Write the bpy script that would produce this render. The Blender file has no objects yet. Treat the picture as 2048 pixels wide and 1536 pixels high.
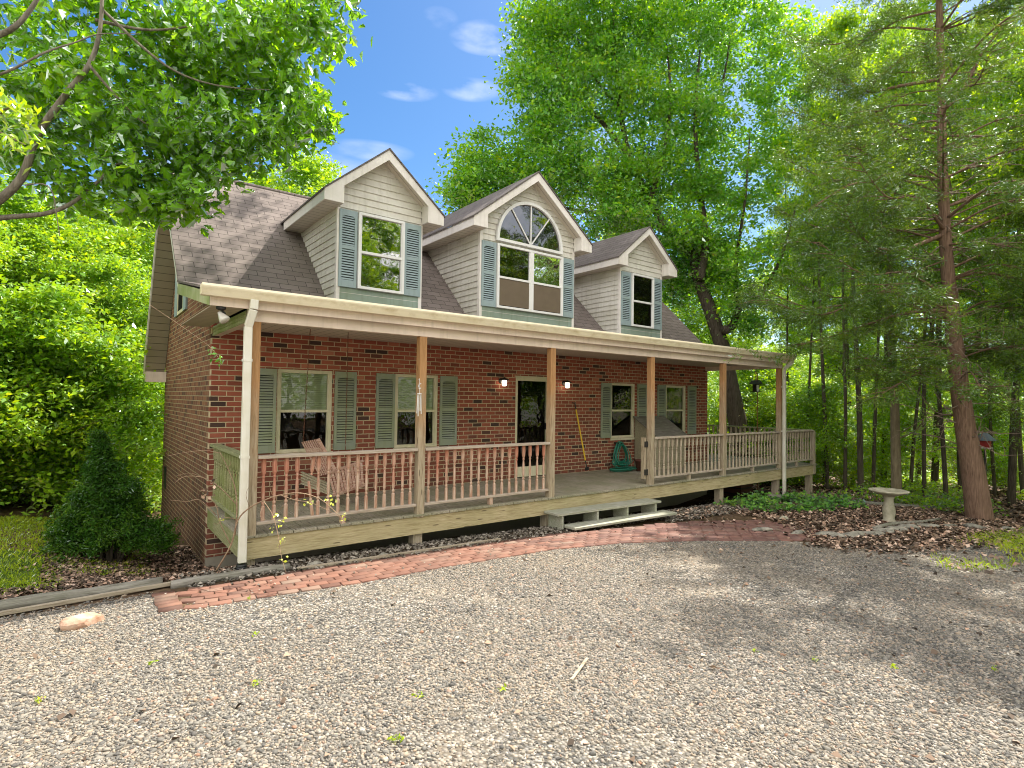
import bpy, math, random
import numpy as np
from mathutils import Vector, Matrix

# ------------------------------------------------------------------ camera
R = math.radians
scene = bpy.context.scene
COL = scene.collection
CAM = (-1.5376, -9.1145, 1.6080)
YAW, PIT, ROL, FPX = R(37.695), R(1.579), R(0.777), 1127.84
fw = np.array([math.sin(YAW)*math.cos(PIT), math.cos(YAW)*math.cos(PIT), math.sin(PIT)])
rt = np.array([math.cos(YAW), -math.sin(YAW), 0.0]); up = np.cross(rt, fw)
rt, up = math.cos(ROL)*rt+math.sin(ROL)*up, -math.sin(ROL)*rt+math.cos(ROL)*up
cd = bpy.data.cameras.new('camera'); cam = bpy.data.objects.new('camera', cd); COL.objects.link(cam)
M3 = Matrix(((rt[0], up[0], -fw[0]), (rt[1], up[1], -fw[1]), (rt[2], up[2], -fw[2])))
cam.matrix_world = Matrix.Translation(CAM) @ M3.to_4x4()
cd.sensor_width = 36.0; cd.lens = 36.0*FPX/2048; cd.clip_start = 0.05; cd.clip_end = 1500
scene.camera = cam
O = np.array(CAM)
def W(u, v, d):
    """survey point: pixel of the photograph and distance along the view -> world"""
    return O+(fw+rt*(u-1024)/FPX-up*(v-768)/FPX)*d

# ------------------------------------------------------------------ sky, sun, exposure
SUN = Vector((0.67, 0.10, 1.0)).normalized()
elev = math.asin(SUN.z); az = math.atan2(SUN.x, SUN.y)
world = bpy.data.worlds.new('World'); scene.world = world; world.use_nodes = True
nt = world.node_tree; nt.nodes.clear()
def wn(t, **k):
    n = nt.nodes.new(t)
    for a, b in k.items(): setattr(n, a, b)
    return n
sky = wn('ShaderNodeTexSky', sky_type='NISHITA', sun_disc=False, sun_elevation=elev, sun_rotation=az, air_density=1.0, dust_density=0.8, ozone_density=2.0)
tc = wn('ShaderNodeTexCoord')
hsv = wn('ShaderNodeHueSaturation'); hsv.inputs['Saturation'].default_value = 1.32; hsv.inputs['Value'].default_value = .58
nt.links.new(sky.outputs[0], hsv.inputs['Color'])
# small fair-weather clouds, each a soft direction blob broken up by noise
def vm(op, a, b=None):
    n = wn('ShaderNodeVectorMath', operation=op)
    for i, s in enumerate((a, b)):
        if s is None: continue
        if isinstance(s, tuple): n.inputs[i].default_value = s
        else: nt.links.new(s, n.inputs[i])
    return n
def fm(op, a, b=None, clamp=False):
    n = wn('ShaderNodeMath', operation=op, use_clamp=clamp)
    for i, s in enumerate((a, b)):
        if s is None: continue
        if isinstance(s, (int, float)): n.inputs[i].default_value = s
        else: nt.links.new(s, n.inputs[i])
    return n.outputs[0]
noise = wn('ShaderNodeTexNoise'); noise.inputs['Scale'].default_value = 9; noise.inputs['Detail'].default_value = 6
nmap = wn('ShaderNodeMapping'); nmap.inputs['Scale'].default_value = (1, 1, 2.6)
nt.links.new(tc.outputs['Generated'], nmap.inputs[0]); nt.links.new(nmap.outputs[0], noise.inputs['Vector'])
total = None
for (u, v, wid, hei, amt) in [(975, 76, 62, 22, .6), (812, 182, 52, 14, .5), (945, 180, 50, 16, .55), (740, 302, 70, 16, .3), (500, 330, 260, 45, .35), (880, 36, 30, 14, .25), (1180, 360, 160, 70, .4), (100, 420, 200, 60, .4)]:
    c = fw+rt*(u-1024)/FPX-up*(v-768)/FPX; k = np.linalg.norm(c); c = c/k
    a = rt/(wid/FPX)*k; b = up/(hei/FPX)*k
    d1 = vm('DOT_PRODUCT', tc.outputs['Generated'], tuple(a)).outputs['Value']
    d2 = vm('DOT_PRODUCT', tc.outputs['Generated'], tuple(b)).outputs['Value']
    e1 = fm('SUBTRACT', d1, float(a@c)); e2 = fm('SUBTRACT', d2, float(b@c))
    r2 = fm('ADD', fm('MULTIPLY', e1, e1), fm('MULTIPLY', e2, e2))
    facing = fm('GREATER_THAN', vm('DOT_PRODUCT', tc.outputs['Generated'], tuple(c)).outputs['Value'], 0.5)
    m = fm('MULTIPLY', fm('MULTIPLY', fm('SUBTRACT', 1.6, r2, True), facing), amt)
    total = m if total is None else fm('MAXIMUM', total, m)
cl = fm('MULTIPLY', total, fm('MULTIPLY', fm('SUBTRACT', noise.outputs['Fac'], .40), 3.2, True), True)
mixc = wn('ShaderNodeMix', data_type='RGBA'); nt.links.new(cl, mixc.inputs[0])
nt.links.new(hsv.outputs[0], mixc.inputs[6]); mixc.inputs[7].default_value = (4.4, 4.5, 5.2, 1)
# added fill: unseen white cloud behind the camera, invented to light the house front
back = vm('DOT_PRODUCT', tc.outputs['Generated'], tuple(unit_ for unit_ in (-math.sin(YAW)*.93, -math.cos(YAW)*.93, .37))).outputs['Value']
fill_bank = fm('MULTIPLY', fm('MULTIPLY', fm('SUBTRACT', back, .05), 2.0, True), fm('ADD', fm('MULTIPLY', noise.outputs['Fac'], .8), .45), True)
mixb = wn('ShaderNodeMix', data_type='RGBA'); nt.links.new(fill_bank, mixb.inputs[0]); nt.links.new(mixc.outputs[2], mixb.inputs[6]); mixb.inputs[7].default_value = (9.5, 9.0, 8.6, 1)
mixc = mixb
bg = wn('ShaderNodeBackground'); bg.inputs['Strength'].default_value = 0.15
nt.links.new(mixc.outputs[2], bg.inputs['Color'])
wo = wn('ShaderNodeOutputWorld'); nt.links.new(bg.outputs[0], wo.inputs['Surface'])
sl = bpy.data.lights.new('sun', 'SUN'); sl.energy = 5.0; sl.angle = R(0.45); sl.color = (1.0, 0.94, 0.84)
so = bpy.data.objects.new('sun', sl); COL.objects.link(so); so.location = (20, 0, 30)
so.rotation_euler = SUN.to_track_quat('Z', 'Y').to_euler()
vs = scene.view_settings; vs.view_transform = 'Standard'; vs.look = 'None'; vs.gamma = 1; vs.exposure = 1.15
scene.cycles.filter_width = 1.0; scene.cycles.max_bounces = 10; scene.cycles.transparent_max_bounces = 12
scene.cycles.diffuse_bounces = 5; scene.cycles.transmission_bounces = 6

# ------------------------------------------------------------------ material helpers
class NT:
    def __init__(s, name):
        s.m = bpy.data.materials.new(name); s.m.use_nodes = True; s.t = s.m.node_tree; s.t.nodes.clear()
        s.out = s.n('ShaderNodeOutputMaterial'); s.bsdf = s.n('ShaderNodeBsdfPrincipled'); s.l(s.bsdf.outputs[0], s.out.inputs[0])
        g = s.n('ShaderNodeNewGeometry'); s.pos = g.outputs['Position']; s.rnd = g.outputs['Random Per Island']; s.nor = g.outputs['Normal']
        sp = s.n('ShaderNodeSeparateXYZ'); s.l(s.pos, sp.inputs[0]); s.x, s.y, s.z = sp.outputs
    def n(s, t, **k):
        n = s.t.nodes.new(t)
        for a, b in k.items(): setattr(n, a, b)
        return n
    def l(s, a, b): s.t.links.new(a, b)
    def set(s, sock, v):
        if isinstance(v, (int, float, tuple)): sock.default_value = v
        else: s.l(v, sock)
    def math(s, op, a, b=0.0, clamp=False):
        n = s.n('ShaderNodeMath', operation=op, use_clamp=clamp); s.set(n.inputs[0], a); s.set(n.inputs[1], b); return n.outputs[0]
    def vec(s, x, y, z=0.0):
        n = s.n('ShaderNodeCombineXYZ'); s.set(n.inputs[0], x); s.set(n.inputs[1], y); s.set(n.inputs[2], z); return n.outputs[0]
    def scale(s, v, sc):
        n = s.n('ShaderNodeMapping'); s.l(v, n.inputs[0]); n.inputs['Scale'].default_value = sc; return n.outputs[0]
    def noise(s, v, scale, detail=4.0, rough=.55):
        n = s.n('ShaderNodeTexNoise'); s.l(v, n.inputs['Vector']); n.inputs['Scale'].default_value = scale
        n.inputs['Detail'].default_value = detail; n.inputs['Roughness'].default_value = rough; return n.outputs['Fac']
    def ramp(s, f, stops, interp='LINEAR'):
        n = s.n('ShaderNodeValToRGB'); s.set(n.inputs[0], f); cr = n.color_ramp; cr.interpolation = interp
        while len(cr.elements) < len(stops): cr.elements.new(.5)
        for e, (p, c) in zip(cr.elements, stops):
            e.position = p; e.color = (c, c, c, 1) if isinstance(c, (int, float)) else tuple(c)+(1,)
        return n.outputs[0]
    def mix(s, f, a, b, mode='MIX'):
        n = s.n('ShaderNodeMix', data_type='RGBA', blend_type=mode); s.set(n.inputs[0], f)
        for i, v in ((6, a), (7, b)):
            if isinstance(v, tuple) and len(v) == 3: v = v+(1,)
            s.set(n.inputs[i], v)
        return n.outputs[2]
    def bump(s, h, dist=.01, strength=1.0, prev=None):
        n = s.n('ShaderNodeBump'); s.l(h, n.inputs['Height']); n.inputs['Distance'].default_value = dist; n.inputs['Strength'].default_value = strength
        if prev is not None: s.l(prev, n.inputs['Normal'])
        return n.outputs[0]
    def fin(s, col, rough=.8, normal=None, spec=.3, **k):
        s.set(s.bsdf.inputs['Base Color'], col+(1,) if isinstance(col, tuple) and len(col) == 3 else col)
        s.set(s.bsdf.inputs['Roughness'], rough); s.bsdf.inputs['Specular IOR Level'].default_value = spec
        if normal is not None: s.l(normal, s.bsdf.inputs['Normal'])
        for a, b in k.items(): s.set(s.bsdf.inputs[a], b)
        return s.m

def brick_mat(name, u, v):
    s = NT(name); U = getattr(s, u)
    w = s.noise(s.pos, 3.0, 2); wob = s.math('MULTIPLY', s.math('SUBTRACT', s.noise(s.pos, 18.0, 2), .5), .006)
    vec = s.vec(s.math('ADD', U, wob), s.math('ADD', s.z, wob))
    b = s.n('ShaderNodeTexBrick', offset=.5, squash=1.0); s.l(vec, b.inputs['Vector'])
    b.inputs['Color1'].default_value = (0, 0, 0, 1); b.inputs['Color2'].default_value = (1, 1, 1, 1); b.inputs['Mortar'].default_value = (.5, .5, .5, 1)
    b.inputs['Scale'].default_value = 1.0; b.inputs['Brick Width'].default_value = .212; b.inputs['Row Height'].default_value = .0762
    b.inputs['Mortar Size'].default_value = .0078; b.inputs['Mortar Smooth'].default_value = .25
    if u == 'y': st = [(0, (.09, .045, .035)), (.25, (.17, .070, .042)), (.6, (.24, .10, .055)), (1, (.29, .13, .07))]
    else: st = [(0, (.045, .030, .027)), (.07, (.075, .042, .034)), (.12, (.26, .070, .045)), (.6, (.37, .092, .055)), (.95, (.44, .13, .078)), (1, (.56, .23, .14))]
    col = s.ramp(b.outputs['Color'], st)
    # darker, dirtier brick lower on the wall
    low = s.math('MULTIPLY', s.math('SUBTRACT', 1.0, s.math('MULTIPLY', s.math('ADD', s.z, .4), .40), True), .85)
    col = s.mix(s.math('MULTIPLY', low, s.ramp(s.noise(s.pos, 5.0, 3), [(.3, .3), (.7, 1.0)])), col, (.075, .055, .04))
    grain = s.noise(s.pos, 120.0, 3)
    col = s.mix(s.math('MULTIPLY', grain, .45), col, (.09, .05, .035))
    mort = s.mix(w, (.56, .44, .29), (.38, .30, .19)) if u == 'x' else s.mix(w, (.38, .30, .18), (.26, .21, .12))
    col = s.mix(b.outputs['Fac'], col, mort)
    h = s.math('ADD', s.math('MULTIPLY', s.math('SUBTRACT', 1.0, b.outputs['Fac']), .8), s.math('MULTIPLY', grain, .2))
    return s.fin(col, .88, s.bump(h, .012, .8), .2)
M = {}
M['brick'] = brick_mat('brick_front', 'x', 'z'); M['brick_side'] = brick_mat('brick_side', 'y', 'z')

def shingle_mat(name, u, v, vs_, c0, c1):
    s = NT(name); U = getattr(s, u); V = s.math('MULTIPLY', getattr(s, v), vs_)
    wob = s.math('MULTIPLY', s.math('SUBTRACT', s.noise(s.pos, 6.0, 2), .5), .012)
    b = s.n('ShaderNodeTexBrick', offset=.5); s.l(s.vec(U, s.math('ADD', V, wob)), b.inputs['Vector'])
    b.inputs['Color1'].default_value = (0, 0, 0, 1); b.inputs['Color2'].default_value = (1, 1, 1, 1); b.inputs['Mortar'].default_value = (0, 0, 0, 1)
    b.inputs['Scale'].default_value = 1; b.inputs['Brick Width'].default_value = .305; b.inputs['Row Height'].default_value = .142
    b.inputs['Mortar Size'].default_value = .0045; b.inputs['Mortar Smooth'].default_value = .1
    col = s.mix(b.outputs['Color'], c0, c1)
    col = s.mix(s.math('MULTIPLY', s.ramp(s.noise(s.pos, 1.1, 4), [(.35, 0.0), (.7, 1.0)]), .35), col, tuple(x*.6 for x in c0))
    col = s.mix(s.math('MULTIPLY', s.noise(s.pos, 260.0, 2), .5), col, tuple(x*.45 for x in c0))
    col = s.mix(s.math('MULTIPLY', b.outputs['Fac'], .75), col, (.02, .018, .016))
    fr = s.math('FRACT', s.math('DIVIDE', s.math('ADD', V, wob), .142))
    h = s.math('ADD', s.math('MULTIPLY', s.math('SUBTRACT', 1.0, fr), .6), s.math('MULTIPLY', s.math('SUBTRACT', 1.0, b.outputs['Fac']), .4))
    return s.fin(col, .95, s.bump(h, .012, .8), .15)
M['shingle'] = shingle_mat('asphalt_shingle', 'x', 'z', 1.43, (.20, .168, .152), (.265, .224, .204))
M['shingle_d'] = shingle_mat('asphalt_shingle_dormer', 'y', 'z', 1.58, (.15, .13, .12), (.20, .175, .165))

def siding_mat(name, base, dirt, amt):
    s = NT(name)
    d = s.ramp(s.noise(s.scale(s.pos, (1, 1, 2.0)), 1.3, 5, .6), [(.38, 0.0), (.72, 1.0)])
    col = s.mix(s.math('MULTIPLY', d, amt), base, dirt)
    st = s.ramp(s.noise(s.scale(s.pos, (9, 9, .7)), 1.6, 4, .6), [(.50, 0.0), (.72, 1.0)])
    col = s.mix(s.math('MULTIPLY', st, amt*.55), col, tuple(q*.75 for q in dirt))
    return s.fin(col, .55, s.bump(s.noise(s.scale(s.pos, (3, 3, 40)), 8.0, 3), .002, .4), .35)
M['siding'] = siding_mat('vinyl_siding', (.66, .64, .58), (.36, .33, .24), .55)
M['siding_green'] = siding_mat('vinyl_panel_algae', (.42, .42, .26), (.20, .26, .06), 1.0)
M['trim_white'] = siding_mat('painted_trim', (.78, .74, .70), (.50, .46, .38), .5)
M['soffit_trim'] = siding_mat('fascia_wrap', (.74, .61, .51), (.46, .38, .30), .5)
M['window_white'] = siding_mat('white_vinyl', (.74, .74, .72), (.55, .55, .5), .3)
M['window_cream'] = siding_mat('cream_vinyl', (.66, .60, .44), (.46, .46, .26), .7)
M['downspout'] = siding_mat('downspout_paint', (.70, .68, .60), (.55, .50, .36), .6)
def gutter_mat():
    s = NT('aged_gutter')
    st = s.ramp(s.noise(s.scale(s.pos, (2.2, 3, 3.5)), 2.2, 6, .6), [(.46, 0.0), (.68, 1.0)])
    top = s.ramp(s.math('SUBTRACT', s.z, 2.69), [(.0, 0.25), (.07, 1.0), (.11, .3), (.14, 0.0)])
    col = s.mix(s.math('MULTIPLY', s.math('MULTIPLY', st, top), .55), (.74, .66, .48), (.42, .31, .13))
    return s.fin(col, .5, None, .4)
M['gutter'] = gutter_mat()
def lined(name, base, axis, w, dark=(.10, .08, .06), vary=.15, rough=.6):
    s = NT(name); A = getattr(s, axis)
    fr = s.math('FRACT', s.math('DIVIDE', A, w)); ln = s.math('GREATER_THAN', s.math('ABSOLUTE', s.math('SUBTRACT', fr, .5)), .465)
    col = s.mix(s.math('MULTIPLY', s.noise(s.pos, 3.0, 4), vary*2), base, tuple(x*.6 for x in base))
    col = s.mix(s.math('MULTIPLY', ln, .8), col, dark)
    return s.fin(col, rough, s.bump(ln, -.006, 1.0), .3)
M['ceiling'] = lined('porch_ceiling_panel', (.60, .51, .43), 'x', .152)
M['soffit'] = lined('vented_soffit', (.54, .46, .36), 'y', .152)
M['soffit_rake'] = lined('rake_soffit', (.36, .30, .22), 'z', .135, (.06, .05, .03))
M['soffit_white'] = lined('dormer_soffit', (.64, .58, .50), 'y', .152)
M['sof_eave'] = lined('eave_soffit', (.52, .46, .36), 'x', .152)
def wood(name, a, b, c, stretch, knots=True, algae=None, topcol=None, topz=(1.2, 2.2)):
    s = NT(name)
    g = s.noise(s.scale(s.pos, stretch), 6.0, 6, .62)
    col = s.ramp(g, [(.30, c), (.48, a), (.70, b)])
    blot = s.ramp(s.noise(s.pos, 1.7, 4), [(.4, 0.0), (.65, 1.0)])
    if topcol: col = s.mix(s.math('MULTIPLY', s.ramp(s.math('ADD', s.z, s.math('MULTIPLY', blot, .5)), [(0, 0.0), (1, 1.0)]) if False else s.math('DIVIDE', s.math('SUBTRACT', s.math('ADD', s.z, s.math('MULTIPLY', blot, .6)), topz[0]), topz[1]-topz[0], True), .8), col, s.mix(g, tuple(x*.5 for x in topcol), topcol))
    if algae: col = s.mix(s.math('MULTIPLY', blot, algae[1]), col, algae[0])
    if knots:
        v = s.n('ShaderNodeTexVoronoi'); s.l(s.scale(s.pos, tuple(x*.45+.35 for x in stretch)), v.inputs['Vector']); v.inputs['Scale'].default_value = 2.6
        k = s.ramp(v.outputs['Distance'], [(.0, 1.0), (.075, .9), (.11, 0.0)]); col = s.mix(s.math('MULTIPLY', k, .75), col, (.035, .022, .012))
    isl = s.math('MULTIPLY', s.rnd, .30); col = s.mix(isl, col, tuple(x*.55 for x in a))
    return s.fin(col, .82, s.bump(g, .006, .7), .2)
VZ = (9, 9, .8); VX = (.8, 9, 9); VY = (9, .8, 9)
M['post'] = wood('weathered_post', (.38, .31, .21), (.52, .45, .33), (.17, .13, .08), VZ, topcol=(.62, .27, .07), topz=(.9, 2.3))
M['skirt'] = wood('skirt_board', (.46, .38, .22), (.58, .49, .31), (.26, .20, .10), VX, algae=((.30, .27, .13), .45))
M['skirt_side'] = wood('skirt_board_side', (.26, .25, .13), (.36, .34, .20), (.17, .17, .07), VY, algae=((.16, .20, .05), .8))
M['deck'] = wood('deck_board', (.31, .28, .21), (.43, .39, .31), (.18, .15, .11), VY, algae=((.16, .18, .08), .5))
M['rail_cap'] = wood('rail_cap', (.44, .37, .29), (.58, .50, .42), (.28, .22, .16), VX, knots=False)
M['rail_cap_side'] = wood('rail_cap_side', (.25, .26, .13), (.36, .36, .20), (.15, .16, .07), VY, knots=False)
M['step'] = wood('step_board', (.36, .36, .29), (.50, .50, .42), (.22, .22, .16), VX, knots=False, algae=((.22, .25, .14), .4))
M['baluster'] = wood('faded_red_baluster', (.46, .31, .22), (.64, .52, .42), (.32, .14, .08), VZ, knots=False, topcol=(.60, .20, .12), topz=(.72, 1.15))
M['baluster_grey'] = wood('grey_baluster', (.40, .33, .24), (.54, .46, .35), (.23, .18, .12), VZ, knots=False)
M['timber'] = wood('grey_timber', (.22, .20, .17), (.34, .32, .28), (.11, .10, .08), VX, knots=False, algae=((.10, .12, .06), .4))
M['board'] = wood('thin_board', (.36, .30, .22), (.48, .42, .32), (.22, .17, .11), VX, knots=False)
M['box_wood'] = wood('plywood_bin', (.34, .30, .20), (.44, .40, .28), (.24, .21, .14), VX, knots=False)
def plain(name, col, rough=.5, spec=.5, metal=0.0, vary=.25, sc=6.0, **k):
    s = NT(name); c = s.mix(s.math('MULTIPLY', s.noise(s.pos, sc, 4), vary*2), col, tuple(x*.55 for x in col))
    return s.fin(c, rough, None, spec, Metallic=metal, **k)
M['shutter_blue'] = siding_mat('blue_green_shutter', (.27, .345, .365), (.27, .34, .32), .7)
M['shutter_grey'] = siding_mat('dull_green_shutter', (.25, .28, .23), (.28, .31, .16), .8)
M['lower_green'] = siding_mat('sill_panel_green', (.26, .33, .28), (.20, .24, .16), .7)
M['black'] = plain('black_plastic', (.012, .012, .012), .5)
M['black_iron'] = plain('black_iron', (.02, .018, .016), .6)
M['chain'] = plain('rusty_chain', (.16, .06, .03), .8)
M['swing'] = wood('swing_slat', (.42, .26, .19), (.54, .40, .32), (.26, .13, .08), VX, knots=False)
M['yellow'] = plain('yellow_handle', (.70, .45, .02), .4)
M['hose'] = plain('green_hose', (.02, .20, .13), .35, .5)
M['white'] = plain('white_enamel', (.75, .74, .70), .35)
M['pot'] = plain('brown_pot', (.10, .035, .02), .7)
M['interior'] = plain('dark_room', (.012, .011, .009), .9, .1)  # unlit rooms: their darkness is put into this near-black colour
M['blind'] = lined('window_blind', (.52, .56, .42), 'z', .03, (.12, .14, .09))
M['screen'] = plain('insect_screen', (.16, .125, .085), .8, .2)
M['concrete'] = plain('concrete_block', (.34, .31, .24), .9, .2, sc=12)
M['red'] = plain('red_paint', (.34, .01, .012), .5)
M['rust'] = plain('rusty_pole', (.22, .09, .03), .8)
M['bluegrey'] = plain('blue_grey_metal', (.16, .19, .23), .5)
def glass(name, refl, tint=(.5, .55, .45)):
    s = NT(name); s.t.nodes.remove(s.bsdf)
    t = s.n('ShaderNodeBsdfTransparent'); t.inputs[0].default_value = tint+(1,)
    g = s.n('ShaderNodeBsdfGlossy'); g.inputs['Roughness'].default_value = .015; g.inputs['Color'].default_value = (.95, .95, .95, 1)
    g_n = s.bump(s.noise(s.pos, 2.2, 2), .015, .35); s.l(g_n, g.inputs['Normal'])
    f = s.n('ShaderNodeFresnel'); f.inputs[0].default_value = 1.5
    m = s.n('ShaderNodeMixShader'); s.l(s.math('MULTIPLY', f.outputs[0], refl, True), m.inputs[0]); s.l(t.outputs[0], m.inputs[1]); s.l(g.outputs[0], m.inputs[2])
    s.l(m.outputs[0], s.out.inputs[0]); return s.m
M['glass_hi'] = glass('bright_window_glass', 7.0); M['glass'] = glass('window_glass', 1.1, (.75, .8, .7)); M['glass_mid'] = glass('dusty_window_glass', 3.5)
def bulb_glass():
    s = NT('lamp_glass'); s.bsdf.inputs['Emission Color'].default_value = (1.0, .84, .62, 1); s.bsdf.inputs['Emission Strength'].default_value = 2.6
    return s.fin((.8, .7, .55), .3)
M['bulb'] = bulb_glass()
M['flood_lens'] = plain('flood_lens', (.55, .52, .46), .15, .8)

def leaf_mat(name, stops, trans=.5, gloss=.25, tsat=(1.25, 1.3, .5)):
    s = NT(name); s.t.nodes.remove(s.bsdf)
    big = s.noise(s.pos, .55, 3)
    fine = s.noise(s.pos, 2.6, 3)  # clump tones: shaded and lit foliage put into the leaf colour
    f = s.math('ADD', s.math('ADD', s.math('MULTIPLY', s.rnd, .42), s.math('MULTIPLY', s.math('SUBTRACT', big, .40), .9)), s.math('MULTIPLY', s.math('SUBTRACT', fine, .32), 1.0), True)
    col = s.ramp(f, [(p, (min(.6, c[0]*2.6), min(.62, c[1]*1.85), c[2]*.8)) for p, c in stops])
    d = s.n('ShaderNodeBsdfDiffuse'); s.l(col, d.inputs[0])
    t = s.n('ShaderNodeBsdfTranslucent'); s.l(s.mix(1.0, col, tsat, 'MULTIPLY'), t.inputs[0])
    g = s.n('ShaderNodeBsdfGlossy'); g.inputs['Roughness'].default_value = .45; g.inputs[0].default_value = (.85, .92, .95, 1)
    m1 = s.n('ShaderNodeMixShader'); m1.inputs[0].default_value = trans; s.l(d.outputs[0], m1.inputs[1]); s.l(t.outputs[0], m1.inputs[2])
    fr = s.n('ShaderNodeFresnel'); fr.inputs[0].default_value = 1.4
    m2 = s.n('ShaderNodeMixShader'); s.l(s.math('MULTIPLY', fr.outputs[0], gloss*2.3, True), m2.inputs[0]); s.l(m1.outputs[0], m2.inputs[1]); s.l(g.outputs[0], m2.inputs[2])
    s.l(m2.outputs[0], s.out.inputs[0]); return s.m
M['leaf_oak'] = leaf_mat('oak_leaf', [(0, (.03, .12, .02)), (.4, (.065, .22, .02)), (.8, (.12, .33, .025)), (1, (.20, .40, .03))], .5, tsat=(1.9, 1.6, .5))
M['leaf_maple'] = leaf_mat('big_tree_leaf', [(0, (.018, .09, .032)), (.4, (.045, .19, .032)), (.75, (.11, .30, .022)), (1, (.22, .36, .015))], .5, tsat=(2.4, 1.7, .35))
M['leaf_wood'] = leaf_mat('woodland_leaf', [(0, (.03, .11, .022)), (.4, (.072, .21, .020)), (.8, (.14, .31, .020)), (1, (.22, .36, .02))], .52, tsat=(2.3, 1.7, .4))
M['leaf_shrub'] = leaf_mat('arborvitae_leaf', [(0, (.006, .028, .009)), (.5, (.013, .055, .012)), (1, (.04, .10, .015))], .25, .06)
M['leaf_ivy'] = leaf_mat('ivy_leaf', [(0, (.02, .09, .03)), (.5, (.04, .15, .045)), (1, (.12, .24, .06))], .3, .3)
M['leaf_cedar'] = leaf_mat('cedar_spray', [(0, (.018, .055, .025)), (.4, (.040, .105, .034)), (.8, (.075, .155, .042)), (1, (.15, .17, .055))], .35, .12, (1.3, 1.3, .6))
M['leaf_pale'] = leaf_mat('pale_young_leaf', [(0, (.22, .34, .08)), (1, (.50, .60, .22))], .4, .2)
M['grass'] = leaf_mat('grass_blade', [(0, (.06, .14, .015)), (.5, (.14, .26, .025)), (1, (.32, .38, .07))], .45, .15)  # bright tones carry the sunlight missing on the lawn
def litter_mat(name, stops):
    s = NT(name); return s.fin(s.ramp(s.rnd, stops), .8, None, .25)
M['litter'] = litter_mat('dead_leaf', [(0, (.035, .026, .018)), (.35, (.12, .085, .06)), (.65, (.24, .165, .115)), (.85, (.40, .25, .17)), (1, (.60, .46, .36))])
M['litter_grey'] = litter_mat('grey_mulch', [(0, (.06, .05, .04)), (.5, (.17, .15, .12)), (1, (.38, .34, .28))])
def gravel_stone():
    s = NT('gravel_stone')
    col = s.ramp(s.rnd, [(0, (.07, .068, .065)), (.18, (.135, .13, .118)), (.45, (.225, .21, .18)), (.70, (.34, .30, .24)), (.86, (.40, .30, .205)), (.95, (.46, .43, .38)), (1, (.28, .14, .08))])
    col = s.mix(s.math('MULTIPLY', s.noise(s.pos, 90.0, 3), .4), col, (.20, .18, .15))
    col = s.mix(1.0, col, (.86, .86, .86), 'MULTIPLY')
    return s.fin(col, .85, s.bump(s.noise(s.pos, 140.0, 3), .003, .5), .25)
M['stone'] = gravel_stone()
def gravel_bed():
    s = NT('gravel_bed')
    def vor(sc):
        v = s.n('ShaderNodeTexVoronoi'); s.l(s.pos, v.inputs['Vector']); v.inputs['Scale'].default_value = sc; v.inputs['Randomness'].default_value = 1; return v
    v = vor(42.0); sep = s.n('ShaderNodeSeparateColor'); s.l(v.outputs['Color'], sep.inputs[0])
    col = s.ramp(sep.outputs[0], [(0, (.05, .05, .05)), (.3, (.15, .145, .135)), (.6, (.27, .25, .22)), (.85, (.36, .31, .25)), (1, (.47, .44, .38))])
    edge = s.ramp(v.outputs['Distance'], [(.35, 0.0), (.75, 1.0)])
    col = s.mix(s.math('MULTIPLY', edge, .8), col, (.07, .06, .045))
    dirt = s.ramp(s.noise(s.pos, .7, 5, .6), [(.46, 0.0), (.66, 1.0)])
    col = s.mix(s.math('MULTIPLY', dirt, .55), col, (.29, .235, .17))
    return s.fin(col, .9, s.bump(s.math('SUBTRACT', 1.0, v.outputs['Distance']), .02, .9), .2)
M['gravel'] = gravel_bed()
def soil(name, a, b, c):
    s = NT(name); col = s.ramp(s.noise(s.pos, 2.0, 6, .65), [(.3, a), (.5, b), (.7, c)])
    v = s.n('ShaderNodeTexVoronoi'); s.l(s.pos, v.inputs['Vector']); v.inputs['Scale'].default_value = 18
    sep = s.n('ShaderNodeSeparateColor'); s.l(v.outputs['Color'], sep.inputs[0])
    col = s.mix(s.math('MULTIPLY', sep.outputs[0], .5), col, tuple(x*.5 for x in a))
    return s.fin(col, .95, s.bump(v.outputs['Distance'], .02, .8), .1)
M['forest'] = soil('forest_floor', (.055, .038, .022), (.11, .075, .045), (.17, .11, .07))
M['lawn_soil'] = soil('lawn_soil', (.05, .08, .02), (.08, .13, .025), (.12, .17, .03))
def paver():
    s = NT('clay_paver')
    col = s.ramp(s.rnd, [(0, (.095, .052, .040)), (.4, (.155, .074, .052)), (.8, (.215, .105, .072)), (1, (.20, .145, .11))])
    col = s.mix(s.math('MULTIPLY', s.ramp(s.noise(s.pos, 4.0, 5, .6), [(.4, 0.0), (.7, 1.0)]), .6), col, (.20, .12, .09))
    # shade over the stretch by the steps is put into a greyer colour
    col = s.mix(s.math('MULTIPLY', s.math('MULTIPLY', s.math('SUBTRACT', s.x, 3.2), .35, True), .35), col, (.15, .085, .085))
    return s.fin(col, .85, s.bump(s.noise(s.pos, 60.0, 4), .004, .6), .25)
M['paver'] = paver()
def bark(name, a, b, stretch=(7, 7, .9), sc=4.0, depth=.03):
    s = NT(name); g = s.noise(s.scale(s.pos, stretch), sc, 6, .65)
    col = s.ramp(g, [(.32, a), (.62, b)]); col = s.mix(s.math('MULTIPLY', s.noise(s.pos, 1.3, 3), .5), col, tuple(x*.6 for x in b))
    return s.fin(col, .92, s.bump(g, depth, 1.0), .15)
M['bark_oak'] = bark('oak_bark', (.09, .075, .055), (.26, .23, .18)); M['bark_dark'] = bark('dark_bark', (.035, .028, .02), (.12, .10, .075))
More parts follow.
